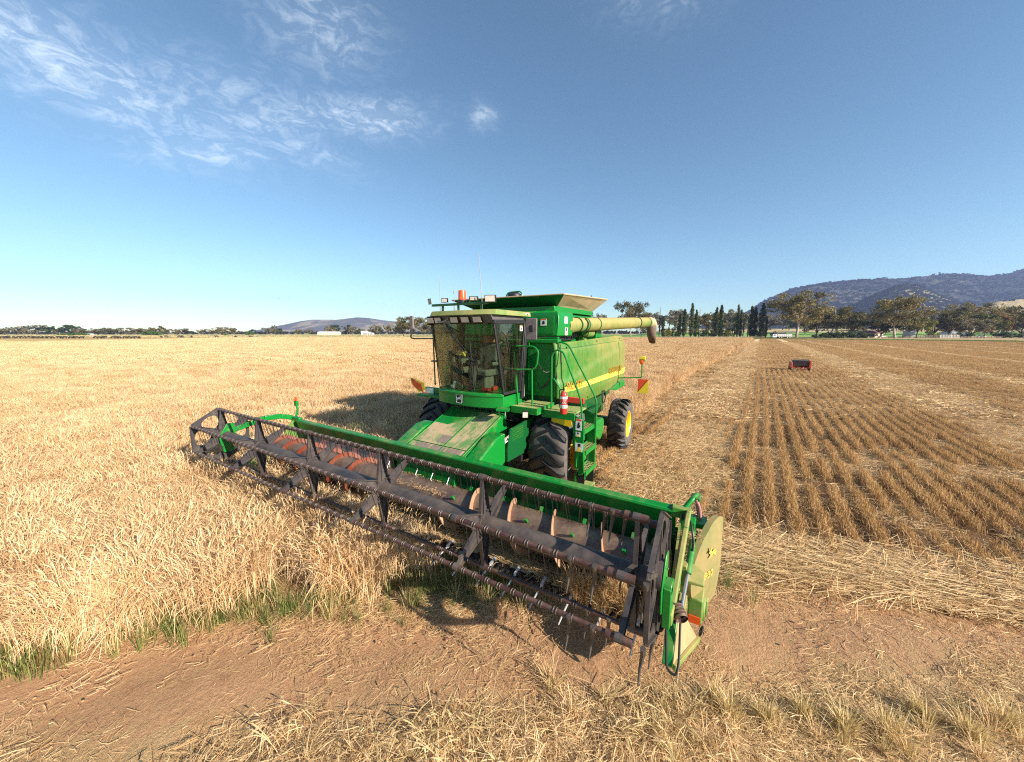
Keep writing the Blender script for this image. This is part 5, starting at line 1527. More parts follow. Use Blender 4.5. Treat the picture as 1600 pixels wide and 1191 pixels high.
for (x, y) in ((3.7, 4.5), (3.9, 4.3), (4.0, 4.1), (4.1, 3.9), (4.3, 3.4), (3.0, 5.9), (2.7, 6.6)):
    for _ in range(5): tw.append((x + NR.normal(0, .15), y + NR.normal(0, .15), -.05, NR.uniform(0, 6.3), NR.uniform(.5, .9), NR.randint(3)))
scatter('stubble_regrowth', [grass_tuft('rg%d' % i, 30, .26, .0034, 210 + i, ('weed_dry', 'straw', 'weed_dry')[i], .08, .9) for i in range(3)], tw, 'straw and thin regrowth between the near tufts', 'grass')
# straw caught on the header floor and hanging at its near end
hs = []
for _ in range(420):
    y = NR.choice([NR.normal(.6, .5), NR.normal(3.3, .35), NR.uniform(-3.8, 3.9)]); y = max(-3.9, min(3.95, y)); x = NR.uniform(2.75, 3.35); hs.append((x, y, .36 + .09 * abs(x - 2.98), NR.uniform(0, 6.3), NR.uniform(.35, .6), NR.randint(4)))
for _ in range(46): hs.append((NR.uniform(3.28, 3.46), NR.normal(3.42, .24), NR.uniform(.30, .62), NR.uniform(0, 6.3), NR.uniform(.35, .6), 4 + NR.randint(2)))
for _ in range(70): hs.append((NR.uniform(2.9, 3.1), NR.normal(.45, .45), .93, NR.uniform(0, 6.3), NR.uniform(.3, .5), NR.randint(4)))
for _ in range(40): hs.append((NR.uniform(2.45, 2.9), NR.normal(4.20, .03), NR.uniform(.9, 1.22), NR.uniform(0, 6.3), NR.uniform(.2, .35), NR.randint(4)))
scatter('header_straw', [straw_patch('hd%d' % i, .4, 40, .0035, 220 + i, .10, (.06, .3)) for i in range(4)] + [grass_tuft('hh%d' % i, 60, .42, .0036, 230 + i, 'straw', .1, .9) for i in range(2)], hs, 'straw and chaff lying in the header trough', 'straw')
print('COUNTS', len(wheat), len(wheat_mid), len(wheat_far), len(r1), len(r2), len(r3), len(lit), len(litf), len(flat), len(bt))
# ------------------------------------------------------------------ trees
def leaf_mat(name, a, b, trans=.3):
    t = NT(name); at_ = t.n('ShaderNodeAttribute'); at_.attribute_name = 'tint'; oi = t.n('ShaderNodeObjectInfo')
    f = t.math('ADD', t.math('MULTIPLY', at_.outputs['Fac'], .8), t.math('MULTIPLY', t.math('SUBTRACT', oi.outputs['Random'], .5), .45), clamp=True)
    c = t.mix(f, a, b); d = t.bsdf(c, .6, 0, None, .3); tr = t.n('ShaderNodeBsdfTranslucent'); t.set(tr.inputs[0], c)
    mx = t.n('ShaderNodeMixShader'); mx.inputs[0].default_value = trans
    t.t.links.new(d, mx.inputs[1]); t.t.links.new(tr.outputs[0], mx.inputs[2]); return t.done(mx.outputs[0])
LM = dict(gum=leaf_mat('gum_leaves', (.066, .066, .022), (.31, .24, .08)), grey=leaf_mat('grey_gum_leaves', (.09, .085, .045), (.31, .25, .14)), dark=leaf_mat('dark_leaves', (.022, .045, .016), (.075, .105, .03)),
          green=leaf_mat('fresh_green_leaves', (.06, .13, .02), (.17, .28, .045)), poplar=leaf_mat('poplar_leaves', (.040, .066, .022), (.15, .175, .06)), yellow=leaf_mat('yellow_green_leaves', (.10, .12, .02), (.30, .27, .06)), rusty=leaf_mat('rusty_leaves', (.16, .09, .025), (.34, .19, .06)),
          hill=leaf_mat('hill_woodland_leaves', (.032, .039, .030), (.070, .070, .048)))
BARK = plain('pale_gum_bark', (.50, .43, .36), .8, var=.5, scale=1.2); BARKD = plain('dark_bark', (.14, .105, .08), .9, scale=2)
class Leaves(Blades):
    def clump(s, c, rad, n, size, r, tint, flat=1.0):
        for _ in range(n):
            d = r.normal(0, 1, 3); d /= np.linalg.norm(d); p = c + d * np.array(rad) * r.uniform(.25, 1) ** .5
            a = r.normal(0, 1, 3); a /= np.linalg.norm(a); b = np.cross(a, r.normal(0, 1, 3)); b /= np.linalg.norm(b) + 1e-9
            k = size * r.uniform(.6, 1.4); q = len(s.v)
            s.v += [tuple(p - a * k), tuple(p + b * k * .55), tuple(p + a * k), tuple(p - b * k * .55)]
            s.t += [float(np.clip(tint + r.normal(0, .16), 0, 1))] * 4; s.f.append((q, q + 1, q + 2, q + 3))
def gum(seed, h, w, kind='gum', bark=None, leafn=70, size=.42, low=.28, ncl=46, spread=1.0):
    r = np.random.RandomState(seed); T = MB(); Lf = Leaves()
    fork = h * low * r.uniform(.8, 1.2); base = Vector((0, 0, -.3)); top = Vector((r.normal(0, .03) * h, r.normal(0, .03) * h, fork))
    tr = h * .022
    T.tube([base, base.lerp(top, .5) + Vector((r.normal(0, .1), r.normal(0, .1), 0)), top], [tr * 1.25, tr, tr * .85], 8)
    ends = []
    nl = r.randint(6, 9)
    for k in range(nl):
        a = 2 * pi * k / nl + r.normal(0, .35); out = w * .5 * r.uniform(.35, .95) * spread; up_ = r.uniform(.22, .92); out *= 1.15 - .55 * up_ * up_; e = top + Vector((cos(a) * out, sin(a) * out, (h - fork) * up_))
        mid = top.lerp(e, .5) + Vector((-cos(a) * out * .12, -sin(a) * out * .12, (h - fork) * .06))
        T.tube([top, mid, e], [tr * .62, tr * .4, tr * .14], 6)
        ends.append((mid, .55)); ends.append((e, 1))
        for j in range(3):
            f = r.uniform(.35, .95); b0 = mid.lerp(e, f); a2 = a + r.normal(0, 1.0); o2 = w * .22 * r.uniform(.4, 1); e2 = b0 + Vector((cos(a2) * o2, sin(a2) * o2, (h - fork) * r.uniform(.02, .22)))
            T.tube([b0, e2], [tr * .2, tr * .07], 5); ends.append((e2, .9))
    for k in range(ncl):
        e, s_ = ends[r.randint(len(ends))]
        c = np.array(e) + r.normal(0, 1, 3) * np.array((w * .085, w * .085, h * .085))
        c[2] = min(c[2], h * .93)
        rad = np.array((w * .115, w * .115, h * .085)) * r.uniform(.6, 1.35)
        Lf.clump(c, rad, int(leafn * r.uniform(.6, 1.3)), size, r, r.uniform(.1, .85))
    return T, Lf
def poplar(seed, h, w, bare=False):
    r = np.random.RandomState(seed); T = MB(); Lf = Leaves(); T.tube([(0, 0, -.3), (r.normal(0, .1), 0, h * .5), (r.normal(0, .1), 0, h)], [.26, .16, .04], 7)
    for k in range(120 if not bare else 30):
        z = h * (r.uniform(.04, .97) if not bare else r.uniform(.03, .70)); f = z / h; wr = w * .5 * min(1, f * 6) * (1 - f ** 3) ** .6 * r.uniform(.5, 1.1); a = r.uniform(0, 2 * pi)
        c = np.array((cos(a) * wr * .55, sin(a) * wr * .55, z)); T.tube([(0, 0, max(0, z - 1.6)), tuple(c + np.array((0, 0, .8)))], [.045, .015], 4)
        Lf.clump(c, (wr * .5 + .10, wr * .5 + .10, h * .034), 46 if not bare else 22, .26, r, r.uniform(.1, .8))
    for k in range(7):
        a = r.uniform(0, 6.28); T.tube([(0, 0, h * .55), (cos(a) * w * .16, sin(a) * w * .16, h * r.uniform(.85, 1.06))], [.05, .012], 4)
    return T, Lf
def bush(seed, h, w, n=24, leafn=60, size=.22):
    r = np.random.RandomState(seed); T = MB(); Lf = Leaves()
    for k in range(5): T.tube([(0, 0, -.1), (r.normal(0, w * .15), r.normal(0, w * .15), h * .6)], [.05, .015], 5)
    for k in range(n):
        a = r.uniform(0, 2 * pi); q = r.uniform(0, 1) ** .5; z = h * r.uniform(.15, .82) * (1 - .35 * q * q)
        Lf.clump(np.array((cos(a) * w * .42 * q, sin(a) * w * .42 * q, z)), np.array((w * .12, w * .12, h * .16)) * r.uniform(.7, 1.3), leafn, size, r, r.uniform(.1, .85))
    return T, Lf
def tree_meshes(TL, kind, bark, merged=False):
    T, Lf = TL
    if merged:
        b = len(Lf.v); Lf.v += T.v; Lf.t += [0.5] * len(T.v); nl = len(Lf.f); Lf.f += [tuple(b + i for i in f) for f in T.f]
        me = Lf.mesh('tree', LM[kind]); me.materials.append(bark); me.polygons.foreach_set('material_index', [0] * nl + [1] * (len(Lf.f) - nl)); return me
    me = Lf.mesh('crown', LM[kind]); tm = bpy.data.meshes.new('trunk'); tm.from_pydata(T.v, [], T.f); tm.materials.append(bark)
    tm.polygons.foreach_set('use_smooth', [True] * len(tm.polygons))
    return me, tm
def put_tree(name, meshes, loc, rz, sc, label, group=None, cat='tree'):
    if isinstance(meshes, tuple):
        o = empty(name, loc, rz); 
        for nm, me in zip(('crown', 'trunk'), meshes):
            c = bpy.data.objects.new(nm, me); C.objects.link(c); c.parent = o
    else:
        o = bpy.data.objects.new(name, meshes); C.objects.link(o); o.location = loc; o.rotation_euler = (0, 0, rz)
    o.scale = sc
    return tag(o, label, cat, group)
ORD = 'first second third fourth fifth sixth seventh eighth ninth tenth eleventh twelfth thirteenth fourteenth fifteenth sixteenth seventeenth eighteenth nineteenth twentieth'.split()
def ordn(i):
    if i < 20: return ORD[i]
    t_, u_ = divmod(i + 1, 10); tens = {2: 'twenty', 3: 'thirty', 4: 'forty', 5: 'fifty'}
    if u_ == 0: return {3: 'thirtieth', 4: 'fortieth', 5: 'fiftieth'}[t_]
    return tens[t_] + '-' + ORD[u_ - 1]
def hgt(ytop, depth): return (519.8 - ytop) * depth / FPX + CAM.z

# poplars along the far boundary
PV = [tree_meshes(poplar(300 + i, 20, 2.6 + .3 * i), 'poplar', BARKD) for i in range(4)]; PB = [tree_meshes(poplar(310 + i, 20, 1.5, True), 'poplar', BARKD) for i in range(2)]
POP = [(1013, 487, 1), (1028, 480, 1), (1034, 494, 0), (1043, 488, 1), (1059, 491, 0), (1066, 483, 0), (1077, 474, 0), (1084, 484, 0), (1089, 482, 1), (1115, 480, 0), (1122, 477, 0), (1131, 502, 1), (1144, 483, 1), (1148, 476, 0), (1153, 484, 0), (1158, 488, 1), (1165, 486, 1), (1169, 478, 0), (1175, 480, 0), (1186, 474, 0), (1193, 494, 0)]
for i, (px, yt, bare) in enumerate(POP):
    d = 238 + R.uniform(-4, 4); h = hgt(yt, d); ms = (PB if bare else PV)[i % (2 if bare else 4)]; k = h / 20.3
    wx = R.uniform(.85, 1.25) * (1.15 if not bare else 1)
    put_tree('poplar_tree', ms, at(px, d), R.uniform(0, 6), (wx * k, wx * k, k), '%s poplar, %s from the left in the upright row beyond the wheat' % (('thin half bare' if bare else ('tall dark green' if yt < 479 else 'slender dark green')), ordn(i)), 'poplars in a row along the far side of the wheat')
# gums: detailed ones on the right
GV = [tree_meshes(gum(400, 24, 24, leafn=85, ncl=84, size=.46), 'gum', BARK), tree_meshes(gum(401, 22, 22, leafn=90, ncl=78, size=.46), 'gum', BARK), tree_meshes(gum(402, 18, 19, leafn=90, ncl=62, low=.2), 'gum', BARKD), tree_meshes(gum(403, 16, 18, leafn=80, ncl=50, low=.15), 'grey', BARKD)]
GY = tree_meshes(gum(404, 13, 12, leafn=80, ncl=34, low=.2), 'yellow', BARKD); GR = tree_meshes(gum(405, 12, 12, leafn=80, ncl=34, low=.2), 'rusty', BARKD); GD = tree_meshes(gum(406, 14, 15, leafn=90, ncl=46, low=.14), 'dark', BARKD)
H0 = {id(GV[0]): 24, id(GV[1]): 22, id(GV[2]): 18, id(GV[3]): 16, id(GY): 13, id(GR): 12, id(GD): 14}
W0 = {id(GV[0]): 24, id(GV[1]): 22, id(GV[2]): 19, id(GV[3]): 18, id(GY): 12, id(GR): 12, id(GD): 15}
BIG = [  # column, crown top row, width in columns, distance, kind, label
 (1241, 462, 78, 226, GV[0], 'largest spreading gum with a pale trunk, standing just right of the white truck'),
 (1272, 484, 44, 232, GV[2], 'leaning brownish gum beside the largest spreading gum'),
 (1293, 483, 48, 238, GV[1], 'wide olive gum between the largest gum and the dark hedge'),
 (1322, 489, 46, 252, GV[2], 'rounded brown gum standing behind the dark hedge'),
 (1368, 500, 46, 236, GD, 'dark low tree left of the tall golden gum'),
 (1394, 469, 66, 218, GV[1], 'tall golden brown gum with a forked white trunk at mid right'),
 (1427, 492, 30, 222, GY, 'yellow-green tree just right of the tall golden gum'),
 (1452, 483, 56, 246, GV[3], 'broad grey-brown gum behind the white yard rails'),
 (1474, 488, 50, 236, GV[2], 'dark olive gum directly above the white yard rails'),
 (1508, 477, 60, 250, GV[0], 'tall rounded gum left of the yellow autumn tree'),
 (1512, 496, 40, 226, GV[3], 'lower grey-green gum in front of the tall rounded gum'),
 (1532, 493, 32, 232, GY, 'yellow autumn tree above the white utility'),
 (1553, 494, 26, 236, GR, 'orange-brown tree next to the yellow autumn tree'),
 (1556, 482, 44, 262, GV[1], 'olive gum rising behind the orange-brown tree'),
 (1590, 488, 44, 255, GV[3], 'grey gum at the far right edge of the trees'),
 (1625, 480, 60, 240, GV[0], 'gum just past the right edge of the field view'),
 (1110, 490, 44, 268, GV[2], 'round brown gum showing between the poplars'),
 (984, 475, 42, 262, GV[1], 'gum above the unloading tube, behind the harvester'),
 (934, 488, 20, 300, GV[3], 'small gum top just behind the grain tank flare'),
 (1000, 492, 30, 290, GV[2], 'brown gum under the end of the unloading tube'),
 (648, 497, 40, 330, GV[1], 'olive gum behind the right hand mirror'), (632, 502, 28, 340, GV[2], 'brown-green gum left of the right hand mirror'), (668, 499, 30, 335, GV[3], 'grey gum half hidden by the cab corner'),
]
for i, (px, yt, wpx, d, ms, lb) in enumerate(BIG):
    h = hgt(yt, d); k = id(ms); sz = h / (H0[k] * .97); w_ = wpx * d / FPX / (W0[k] * 1.0)
    put_tree('gum_tree', ms, at(px, d), R.uniform(0, 6.2), (w_, w_, sz), lb)
# grey gums further back (behind the poplars and along the right), one label each by order
MV = [tree_meshes(gum(420 + i, 15, 16, leafn=60, ncl=34, size=.55, low=.2), 'grey' if i % 2 else 'gum', BARKD, True) for i in range(5)]; LM_B = leaf_mat('pale_grey_leaves', (.12, .105, .07), (.30, .25, .16))
for q_ in MV: q_.materials[0] = LM_B
BACK = []
px = 1018
while px < 1640:
    BACK.append((px + R.uniform(-3, 3), 487 + R.uniform(-2, 9) if px < 1200 else 489 + R.uniform(-3, 10), R.uniform(22, 38), R.uniform(330, 460))); px += R.uniform(11, 18)
def rise(d): f = min(1, max(0, (d - 285) / 240)); return 9.0 * f * f * (3 - 2 * f)
for i, (px, yt, wpx, d) in enumerate(BACK):
    put_tree('gum_tree', MV[i % 5], at(px, d, rise(d)), R.uniform(0, 6), (wpx * d / FPX / 16,) * 2 + (max(5, hgt(yt, d) - rise(d)) / 14.6,), 'grey-brown gum, %s from the left in the paddock line behind the poplars and big gums' % ordn(i), 'gums scattered in the paddock behind the poplars')
# far tree line on the left
LEFT = [(3, 515, 22, 0), (14, 514, 24, 1), (35, 511, 20, 0), (50, 515, 16, 1), (64, 509, 24, 0), (83, 512, 16, 4), (95, 514, 16, 0), (107, 509, 20, 4), (120, 511, 16, 4), (134, 514, 16, 0), (145, 516, 13, 1), (158, 514, 14, 3), (169, 513, 16, 1), (177, 515, 13, 2), (190, 513, 20, 0), (203, 516, 12, 1), (214, 513, 20, 0), (228, 514, 16, 1), (250, 510, 17, 3), (266, 515, 14, 0), (278, 516, 15, 1), (291, 514, 16, 0), (306, 518, 20, 4), (322, 515, 14, 0),
        (342, 514, 16, 3), (357, 512, 24, 0), (371, 514, 14, 1), (396, 515, 9, 2), (420, 513, 13, 0), (433, 509, 9, 1), (441, 514, 8, 4), (471, 515, 10, 0), (485, 515, 12, 1), (517, 510, 13, 3), (528, 509, 13, 4), (545, 509, 13, 4), (553, 511, 14, 0), (563, 513, 13, 3), (588, 509, 17, 1), (597, 512, 12, 4), (610, 508, 14, 0), (620, 510, 14, 3)]
FV = [tree_meshes(gum(440 + i, 13, 17, leafn=46, ncl=30, size=.8, low=.16), k, BARKD, True) for i, k in enumerate(('grey', 'grey', 'hill', 'gum', 'dark'))]
for i, (px, yt, wpx, v) in enumerate(LEFT):
    d = R.uniform(440, 500) if px < 330 else R.uniform(470, 560); hz = hgt(yt, d)
    put_tree('gum_tree', FV[v], at(px, d), R.uniform(0, 6), (wpx * d / FPX / 16,) * 2 + (hz / 12.4,), '%s, %s from the left in the distant tree line left of the harvester' % (('pale grey-green gum', 'grey gum', 'brownish gum', 'olive gum', 'dark green gum')[v], ordn(i)), 'gums in the distant tree line on the left')
# bushes
BV = [tree_meshes(bush(460 + i, 4, 6), k, BARKD, True) for i, k in enumerate(('green', 'dark', 'dark', 'yellow'))]
for (px, yt, wpx, d, v, lb) in ((237, 516, 22, 430, 0, 'largest bright green bush in the distant line on the left'), (248, 518, 18, 428, 0, 'bright green bush touching the largest bright one'), (131, 519, 14, 430, 0, 'bright green bush, middle of three under the dark gums'), (118, 520, 12, 425, 0, 'low bright green bush, leftmost of three under the dark gums'), (140, 520, 10, 432, 0, 'small bright green bush, rightmost of three under the dark gums'), (101, 520, 10, 430, 0, 'low pale green bush left of the three bright ones'), (395, 517, 15, 470, 0, 'bright green bush alone below the left end of the far hill'), (354, 521, 10, 450, 0, 'small flat green bush near the black cows on the right'),
     (1213, 517, 24, 234, 1, 'dark rounded bush behind the white truck'), (1104, 512, 26, 236, 1, 'dark bush at the foot of the poplars, left of the tall pair'), (1133, 509, 20, 240, 3, 'yellowish bush right of the tall poplar pair'), (1038, 511, 18, 236, 3, 'olive bush at the foot of the leftmost poplars'), (1053, 513, 16, 236, 1, 'dark bush between the third and fourth slender poplars'), (1180, 512, 22, 242, 3, 'light bush at the foot of the right end of the poplars'),
     (1292, 517, 26, 222, 1, 'dark hedge bush, left end of the hedge right of the largest gum'), (1310, 514, 30, 222, 2, 'dark hedge bush, second in the hedge right of the largest gum'), (1330, 515, 28, 220, 1, 'dark hedge bush, third in the hedge right of the largest gum'), (1348, 518, 22, 220, 2, 'dark hedge bush at the right end of the hedge'), (1272, 521, 14, 224, 1, 'low dark bush at the foot of the leaning gum'),
     (1502, 518, 20, 222, 1, 'dark shrub right of the white yard rails'), (1562, 514, 26, 224, 2, 'dark rounded shrub under the orange-brown tree'), (1588, 518, 20, 226, 1, 'dark rounded shrub near the right edge'), (1451, 515, 16, 224, 3, 'brownish shrub left of the white yard rails')):
    put_tree('bush', BV[v], at(px, d), R.uniform(0, 6), (wpx * d / FPX / 5.6,) * 2 + (hgt(yt, d) / 3.9,), lb, cat='bush')

# ------------------------------------------------------------------ hills
def slope_mat():
    t = NT('paddock_slope'); p = t.pos(); s = t.n('ShaderNodeSeparateXYZ'); t.t.links.new(p, s.inputs[0])
    n1 = t.noise(.03, 5, .6, p); n2 = t.noise(.35, 5, .65, p); z = t.math('ADD', s.outputs[2], t.math('MULTIPLY', t.math('SUBTRACT', n1, .5), 4))
    g_ = t.mix(n2, (.13, .27, .035), (.20, .36, .06)); d_ = t.mix(n2, (.36, .28, .13), (.50, .39, .20))
    return t.done(t.bsdf(t.mix(t.ramp(z, 3.2, 4.2), g_, d_), .95))
m = MB(); vs = []; fs = []
for i in range(41):
    px_ = 990 + i * 17
    for j in range(21):
        d = 283 + j * 22; q = at(px_, d); k_ = min(1, i / 3); vs.append((q.x, q.y, (rise(d) if d < 600 else 9 - (d - 600) * .06) * k_ - .25))
fs = [(i * 21 + j, i * 21 + j + 1, i * 21 + 22 + j, i * 21 + 21 + j) for i in range(40) for j in range(20)]
m.add(vs, fs); o = m.build('hill', slope_mat(), None, 180); tag(o, 'gently rising green and dry paddock behind the poplars', 'hill', kind='structure')
def hill_mat(name, forest, grass, amt, sc):
    t = NT(name); p = t.pos(); n1 = t.noise(.0035 * sc, 6, .6, p); n2 = t.noise(.05 * sc, 5, .7, p); n3 = t.noise(.012 * sc, 5, .6, p)
    f = t.ramp(t.math('ADD', t.math('MULTIPLY', n1, .6), t.math('MULTIPLY', n3, .4)), .5 - amt, .62 - amt)
    fo = t.mix(t.ramp(n2, .35, .65), tuple(c * .55 for c in forest), forest)
    return t.done(t.bsdf(t.mix(f, grass, fo), .95, 0, t.bump(n2, 1.0, 9.0), .1))
def hill(name, crest, D, wfront, wback, mat, label, rough=.10, seed=0, nx=150, nd=40):
    xs_ = np.linspace(crest[0][0], crest[-1][0], nx); cy_ = np.interp(xs_, [c[0] for c in crest], [c[1] for c in crest])
    vs = []
    for px_, y_ in zip(xs_, cy_):
        hc = max(0, (519.8 - y_) * D / FPX + CAM.z)
        for j in range(nd + 1):
            f = j / nd; d = D - wfront + (wfront + wback) * f; k = wfront / (wfront + wback)
            e = (f / k) if f <= k else max(0, 1 - (f - k) / (1 - k)); e = e * e * (3 - 2 * e) * .55 + e * .45
            p_ = at(px_, d); nz = mnoise.fractal(Vector((p_.x / D * 9, p_.y / D * 9, seed)), 1.0, 2.0, 5)
            ridge = 1 - abs(mnoise.noise(Vector((p_.x / D * 16, p_.y / D * 16, seed + 3)))) * 2
            z = hc * e + hc * rough * (nz * .7 + ridge * .6) * e * (1.0 if f < k * .93 else .25) - 1
            vs.append((p_.x, p_.y, z))
    fs = [(i * (nd + 1) + j, (i + 1) * (nd + 1) + j, (i + 1) * (nd + 1) + j + 1, i * (nd + 1) + j + 1) for i in range(nx - 1) for j in range(nd)]
    m = MB(); m.add(vs, fs); o = m.build(name, mat, None, 180); tag(o, label, 'hill', kind='structure'); return o, vs
FOREST = hill_mat('forested_hill', (.040, .047, .040), (.098, .088, .062), .10, 1.0); SPUR = hill_mat('mixed_hill', (.042, .056, .034), (.19, .165, .095), .05, 1.6); GRASSY = hill_mat('grassy_hill', (.13, .13, .06), (.48, .38, .19), -.12, 1.8); FARH = hill_mat('far_hill', (.12, .11, .085), (.30, .24, .15), .08, .6)
HILLS = [hill('hill', [(1050, 519), (1095, 510), (1135, 499), (1165, 489), (1180, 479), (1200, 468), (1225, 457), (1250, 450), (1275, 446), (1300, 443), (1350, 441), (1400, 440), (1425, 438), (1450, 434), (1478, 433), (1500, 436), (1520, 437), (1545, 435), (1570, 430), (1600, 426), (1660, 420), (1750, 424), (1850, 450), (1950, 519)], 2500, 1100, 900, FOREST, 'long forested mountain ridge behind the trees on the right', .10, 1),
         hill('hill', [(1240, 519), (1290, 497), (1320, 482), (1350, 467), (1385, 451), (1400, 450), (1430, 456), (1460, 467), (1490, 478), (1520, 487), (1560, 497), (1620, 519)], 1650, 650, 400, SPUR, 'nearer wooded spur with grassy flanks in front of the ridge', .10, 5),
         hill('hill', [(1400, 519), (1450, 503), (1480, 492), (1510, 481), (1545, 472), (1575, 469), (1620, 470), (1700, 478), (1800, 519)], 1150, 420, 300, GRASSY, 'pale grassy hill at the right foot of the ridge', .06, 9),
         hill('hill', [(370, 519), (395, 518), (420, 513), (450, 507), (475, 502), (490, 500.5), (510, 500), (530, 500), (545, 498), (560, 496.5), (575, 497), (600, 501), (630, 504), (660, 507), (700, 511), (760, 519)], 3800, 900, 900, FARH, 'low purple-grey hill on the horizon left of the harvester', .08, 14)]
wood = []
for (o, vs), n, sc in zip(HILLS[:3], (15000, 6000, 700), (.85, .7, .6)):
    nd = 41; ncol = len(vs) // nd
    for _ in range(n):
        i = R.randrange(ncol - 1); j = R.randrange(2, 30); a, b_, c_ = Vector(vs[i * nd + j]), Vector(vs[(i + 1) * nd + j]), Vector(vs[i * nd + j + 1])
        p_ = a + (b_ - a) * R.random() + (c_ - a) * R.random()
        if mnoise.noise(Vector((p_.x * .004, p_.y * .004, 2))) < (-.55, -.30, .12)[0 if sc == .85 else 1 if sc == .7 else 2]: continue
        wood.append((p_.x, p_.y, p_.z - 1, R.uniform(0, 6), sc * R.uniform(.7, 1.4), R.randrange(2)))
for _ in range(900):   # wooded flats at the foot of the hills
    px_, d = R.uniform(880, 1700), R.uniform(520, 1000); q = at(px_, d)
    if d < 740: continue
    if mnoise.noise(Vector((q.x * .01, q.y * .01, 6))) > -.12: wood.append((q.x, q.y, 0, R.uniform(0, 6), R.uniform(.5, .95), R.randrange(2)))
for _ in range(420):
    px_, d = R.uniform(-20, 760), R.uniform(600, 900); q = at(px_, d); wood.append((q.x, q.y, 0, R.uniform(0, 6), R.uniform(.45, .7), R.randrange(2)))
scatter('hill_woodland', [tree_meshes(bush(480 + i, 13, 15, 12, 26, 1.6), 'hill', BARKD, True) for i in range(2)], wood, 'woodland covering the hills and the far flats', 'woodland')

# ------------------------------------------------------------------ cattle
def cow_mesh(graze):
    me = bpy.data.meshes.new('cow'); V = [(0, 0, 1.05), (.45, 0, 1.08), (.8, 0, 1.12), (1.02, 0, 1.16 if not graze else .95), (1.22, 0, 1.32 if not graze else .55), (1.45, 0, 1.28 if not graze else .28), (-.45, 0, 1.08), (-.8, 0, 1.10), (-.98, 0, 1.05), (-1.02, 0, .6)]
    Rr = [.36, .36, .32, .22, .15, .09, .36, .31, .06, .035]; E = [(0, 1), (1, 2), (2, 3), (3, 4), (4, 5), (0, 6), (6, 7), (7, 8), (8, 9)]
    for x in (.68, -.72):
        for y in (-.2, .2):
            b = len(V); dx = .05 if x > 0 else -.06
            V += [(x, y, .85), (x + dx, y, .45), (x, y, .02)]; Rr += [.16, .08, .06]; E += [(2 if x > 0 else 7, b), (b, b + 1), (b + 1, b + 2)]
    for y in (-.16, .16): V.append((V[4][0] - .02, y, V[4][2] + .06)); Rr.append(.04); E.append((4, len(V) - 1))
    me.from_pydata(V, E, []); o = bpy.data.objects.new('cow', me); C.objects.link(o)
    o.modifiers.new('skin', 'SKIN'); sd_ = me.skin_vertices[0].data
    for i, r_ in enumerate(Rr): sd_[i].radius = (r_, r_)
    sd_[0].use_root = True
    s_ = o.modifiers.new('sub', 'SUBSURF'); s_.levels = s_.render_levels = 1
    dg = bpy.context.evaluated_depsgraph_get(); out = bpy.data.meshes.new_from_object(o.evaluated_get(dg)); bpy.data.objects.remove(o)
    out.materials.clear(); out.materials.append(HIDE); out.polygons.foreach_set('material_index', [0] * len(out.polygons)); out.name = 'cow'; return out
HIDE = plain('black_hide', (.018, .015, .014), .7)
CM = [cow_mesh(True), cow_mesh(False)]
cx_ = [3, 9, 13, 17, 20, 27, 35, 39, 45, 51, 57, 60, 66, 72, 78, 82, 87, 97, 101, 106, 115, 120, 125, 132, 154, 160, 165, 168, 181, 187, 190, 199, 206, 212, 216, 222, 256, 264, 284, 289, 303, 342, 372, 395]
for i, px in enumerate(cx_):
    o = bpy.data.objects.new('cow', CM[i % 2 if i % 5 else 0]); C.objects.link(o); d = 196 + R.uniform(-6, 10) if px < 240 else 236 + R.uniform(-6, 8); o.location = at(px, d); o.rotation_euler = (0, 0, R.choice([A0 + pi / 2, A0 - pi / 2]) + R.uniform(-.5, .5))
    tag(o, 'black cow, %s from the left in the herd strung along the far left paddock' % ordn(i), 'cow', 'black cattle grazing along the far left paddock')
# three distant birds
for i, (px, y_, lb) in enumerate(((443, 468, 'leftmost of three tiny birds flying above the far hill'), (450, 469, 'middle of three tiny birds flying above the far hill'), (458, 467.5, 'rightmost of three tiny birds flying above the far hill'))):
    m = MB(); m.tube([(-.22, 0, 0), (0, 0, .02), (.2, 0, .01), (.27, 0, 0)], [.02, .06, .05, .015], 8)
    for s in (-1, 1): m.prism([(.1, s * .04, .03), (-.08, s * .04, .03), (-.12, s * .45, .14), (.0, s * .42, .15)], (0, 0, .012))
    o = m.build('bird', HIDE, None, 40); q = at(px, 150, CAM.z + (519.8 - y_) * 150 / FPX); o.location = q; o.rotation_euler = (0, .0, A0 + pi + .4 * i); tag(o, lb, 'bird', 'birds over the far hill')

# ------------------------------------------------------------------ things out in the field and farmyard
def place(o, px, d, face):            # face: angle of the thing's +X relative to the line pointing away from the camera
    o.location = at(px, d); o.rotation_euler = (0, 0, atan2(DH.y, DH.x) + face); return o
# red trailed seeder standing in the stubble
T = empty('seed_trailer', (-32.6, 9.35, 0), radians(182)); T.scale = (.72, .72, .78); tag(T, 'old red trailed seeder with a dark hopper standing in the stubble rows', 'farm trailer')
RED = paint('faded_red_paint', (.50, .065, .035), .12, .55, .3, (.40, .26, .17), scale=3); HOP = paint('dark_hopper', (.07, .065, .075), .15, .5, .3, (.25, .2, .16), scale=3)
m = MB(); m.prism([(-.45, -.78, .62), (-.62, -.78, 1.22), (.35, -.78, 1.22), (.30, -.78, .62)], (0, 1.50, 0)); hp = m.build('hopper', HOP, T, bevel=.02)
m = MB(); m.box(-.62, .35, -.74, .68, 1.22, 1.27); m.tube([(-.60, -.72, 1.25), (-.60, -.66, 1.40), (-.60, .60, 1.40), (-.60, .66, 1.25)], .03, 6); m.build('hopper_lid', HOP, hp)
m = MB(); m.box(-.75, .40, -1.02, -.80, .42, 1.12); m.box(-.60, .2, -1.0, -.82, 1.12, 1.25); m.build('end_box', RED, T, bevel=.03)
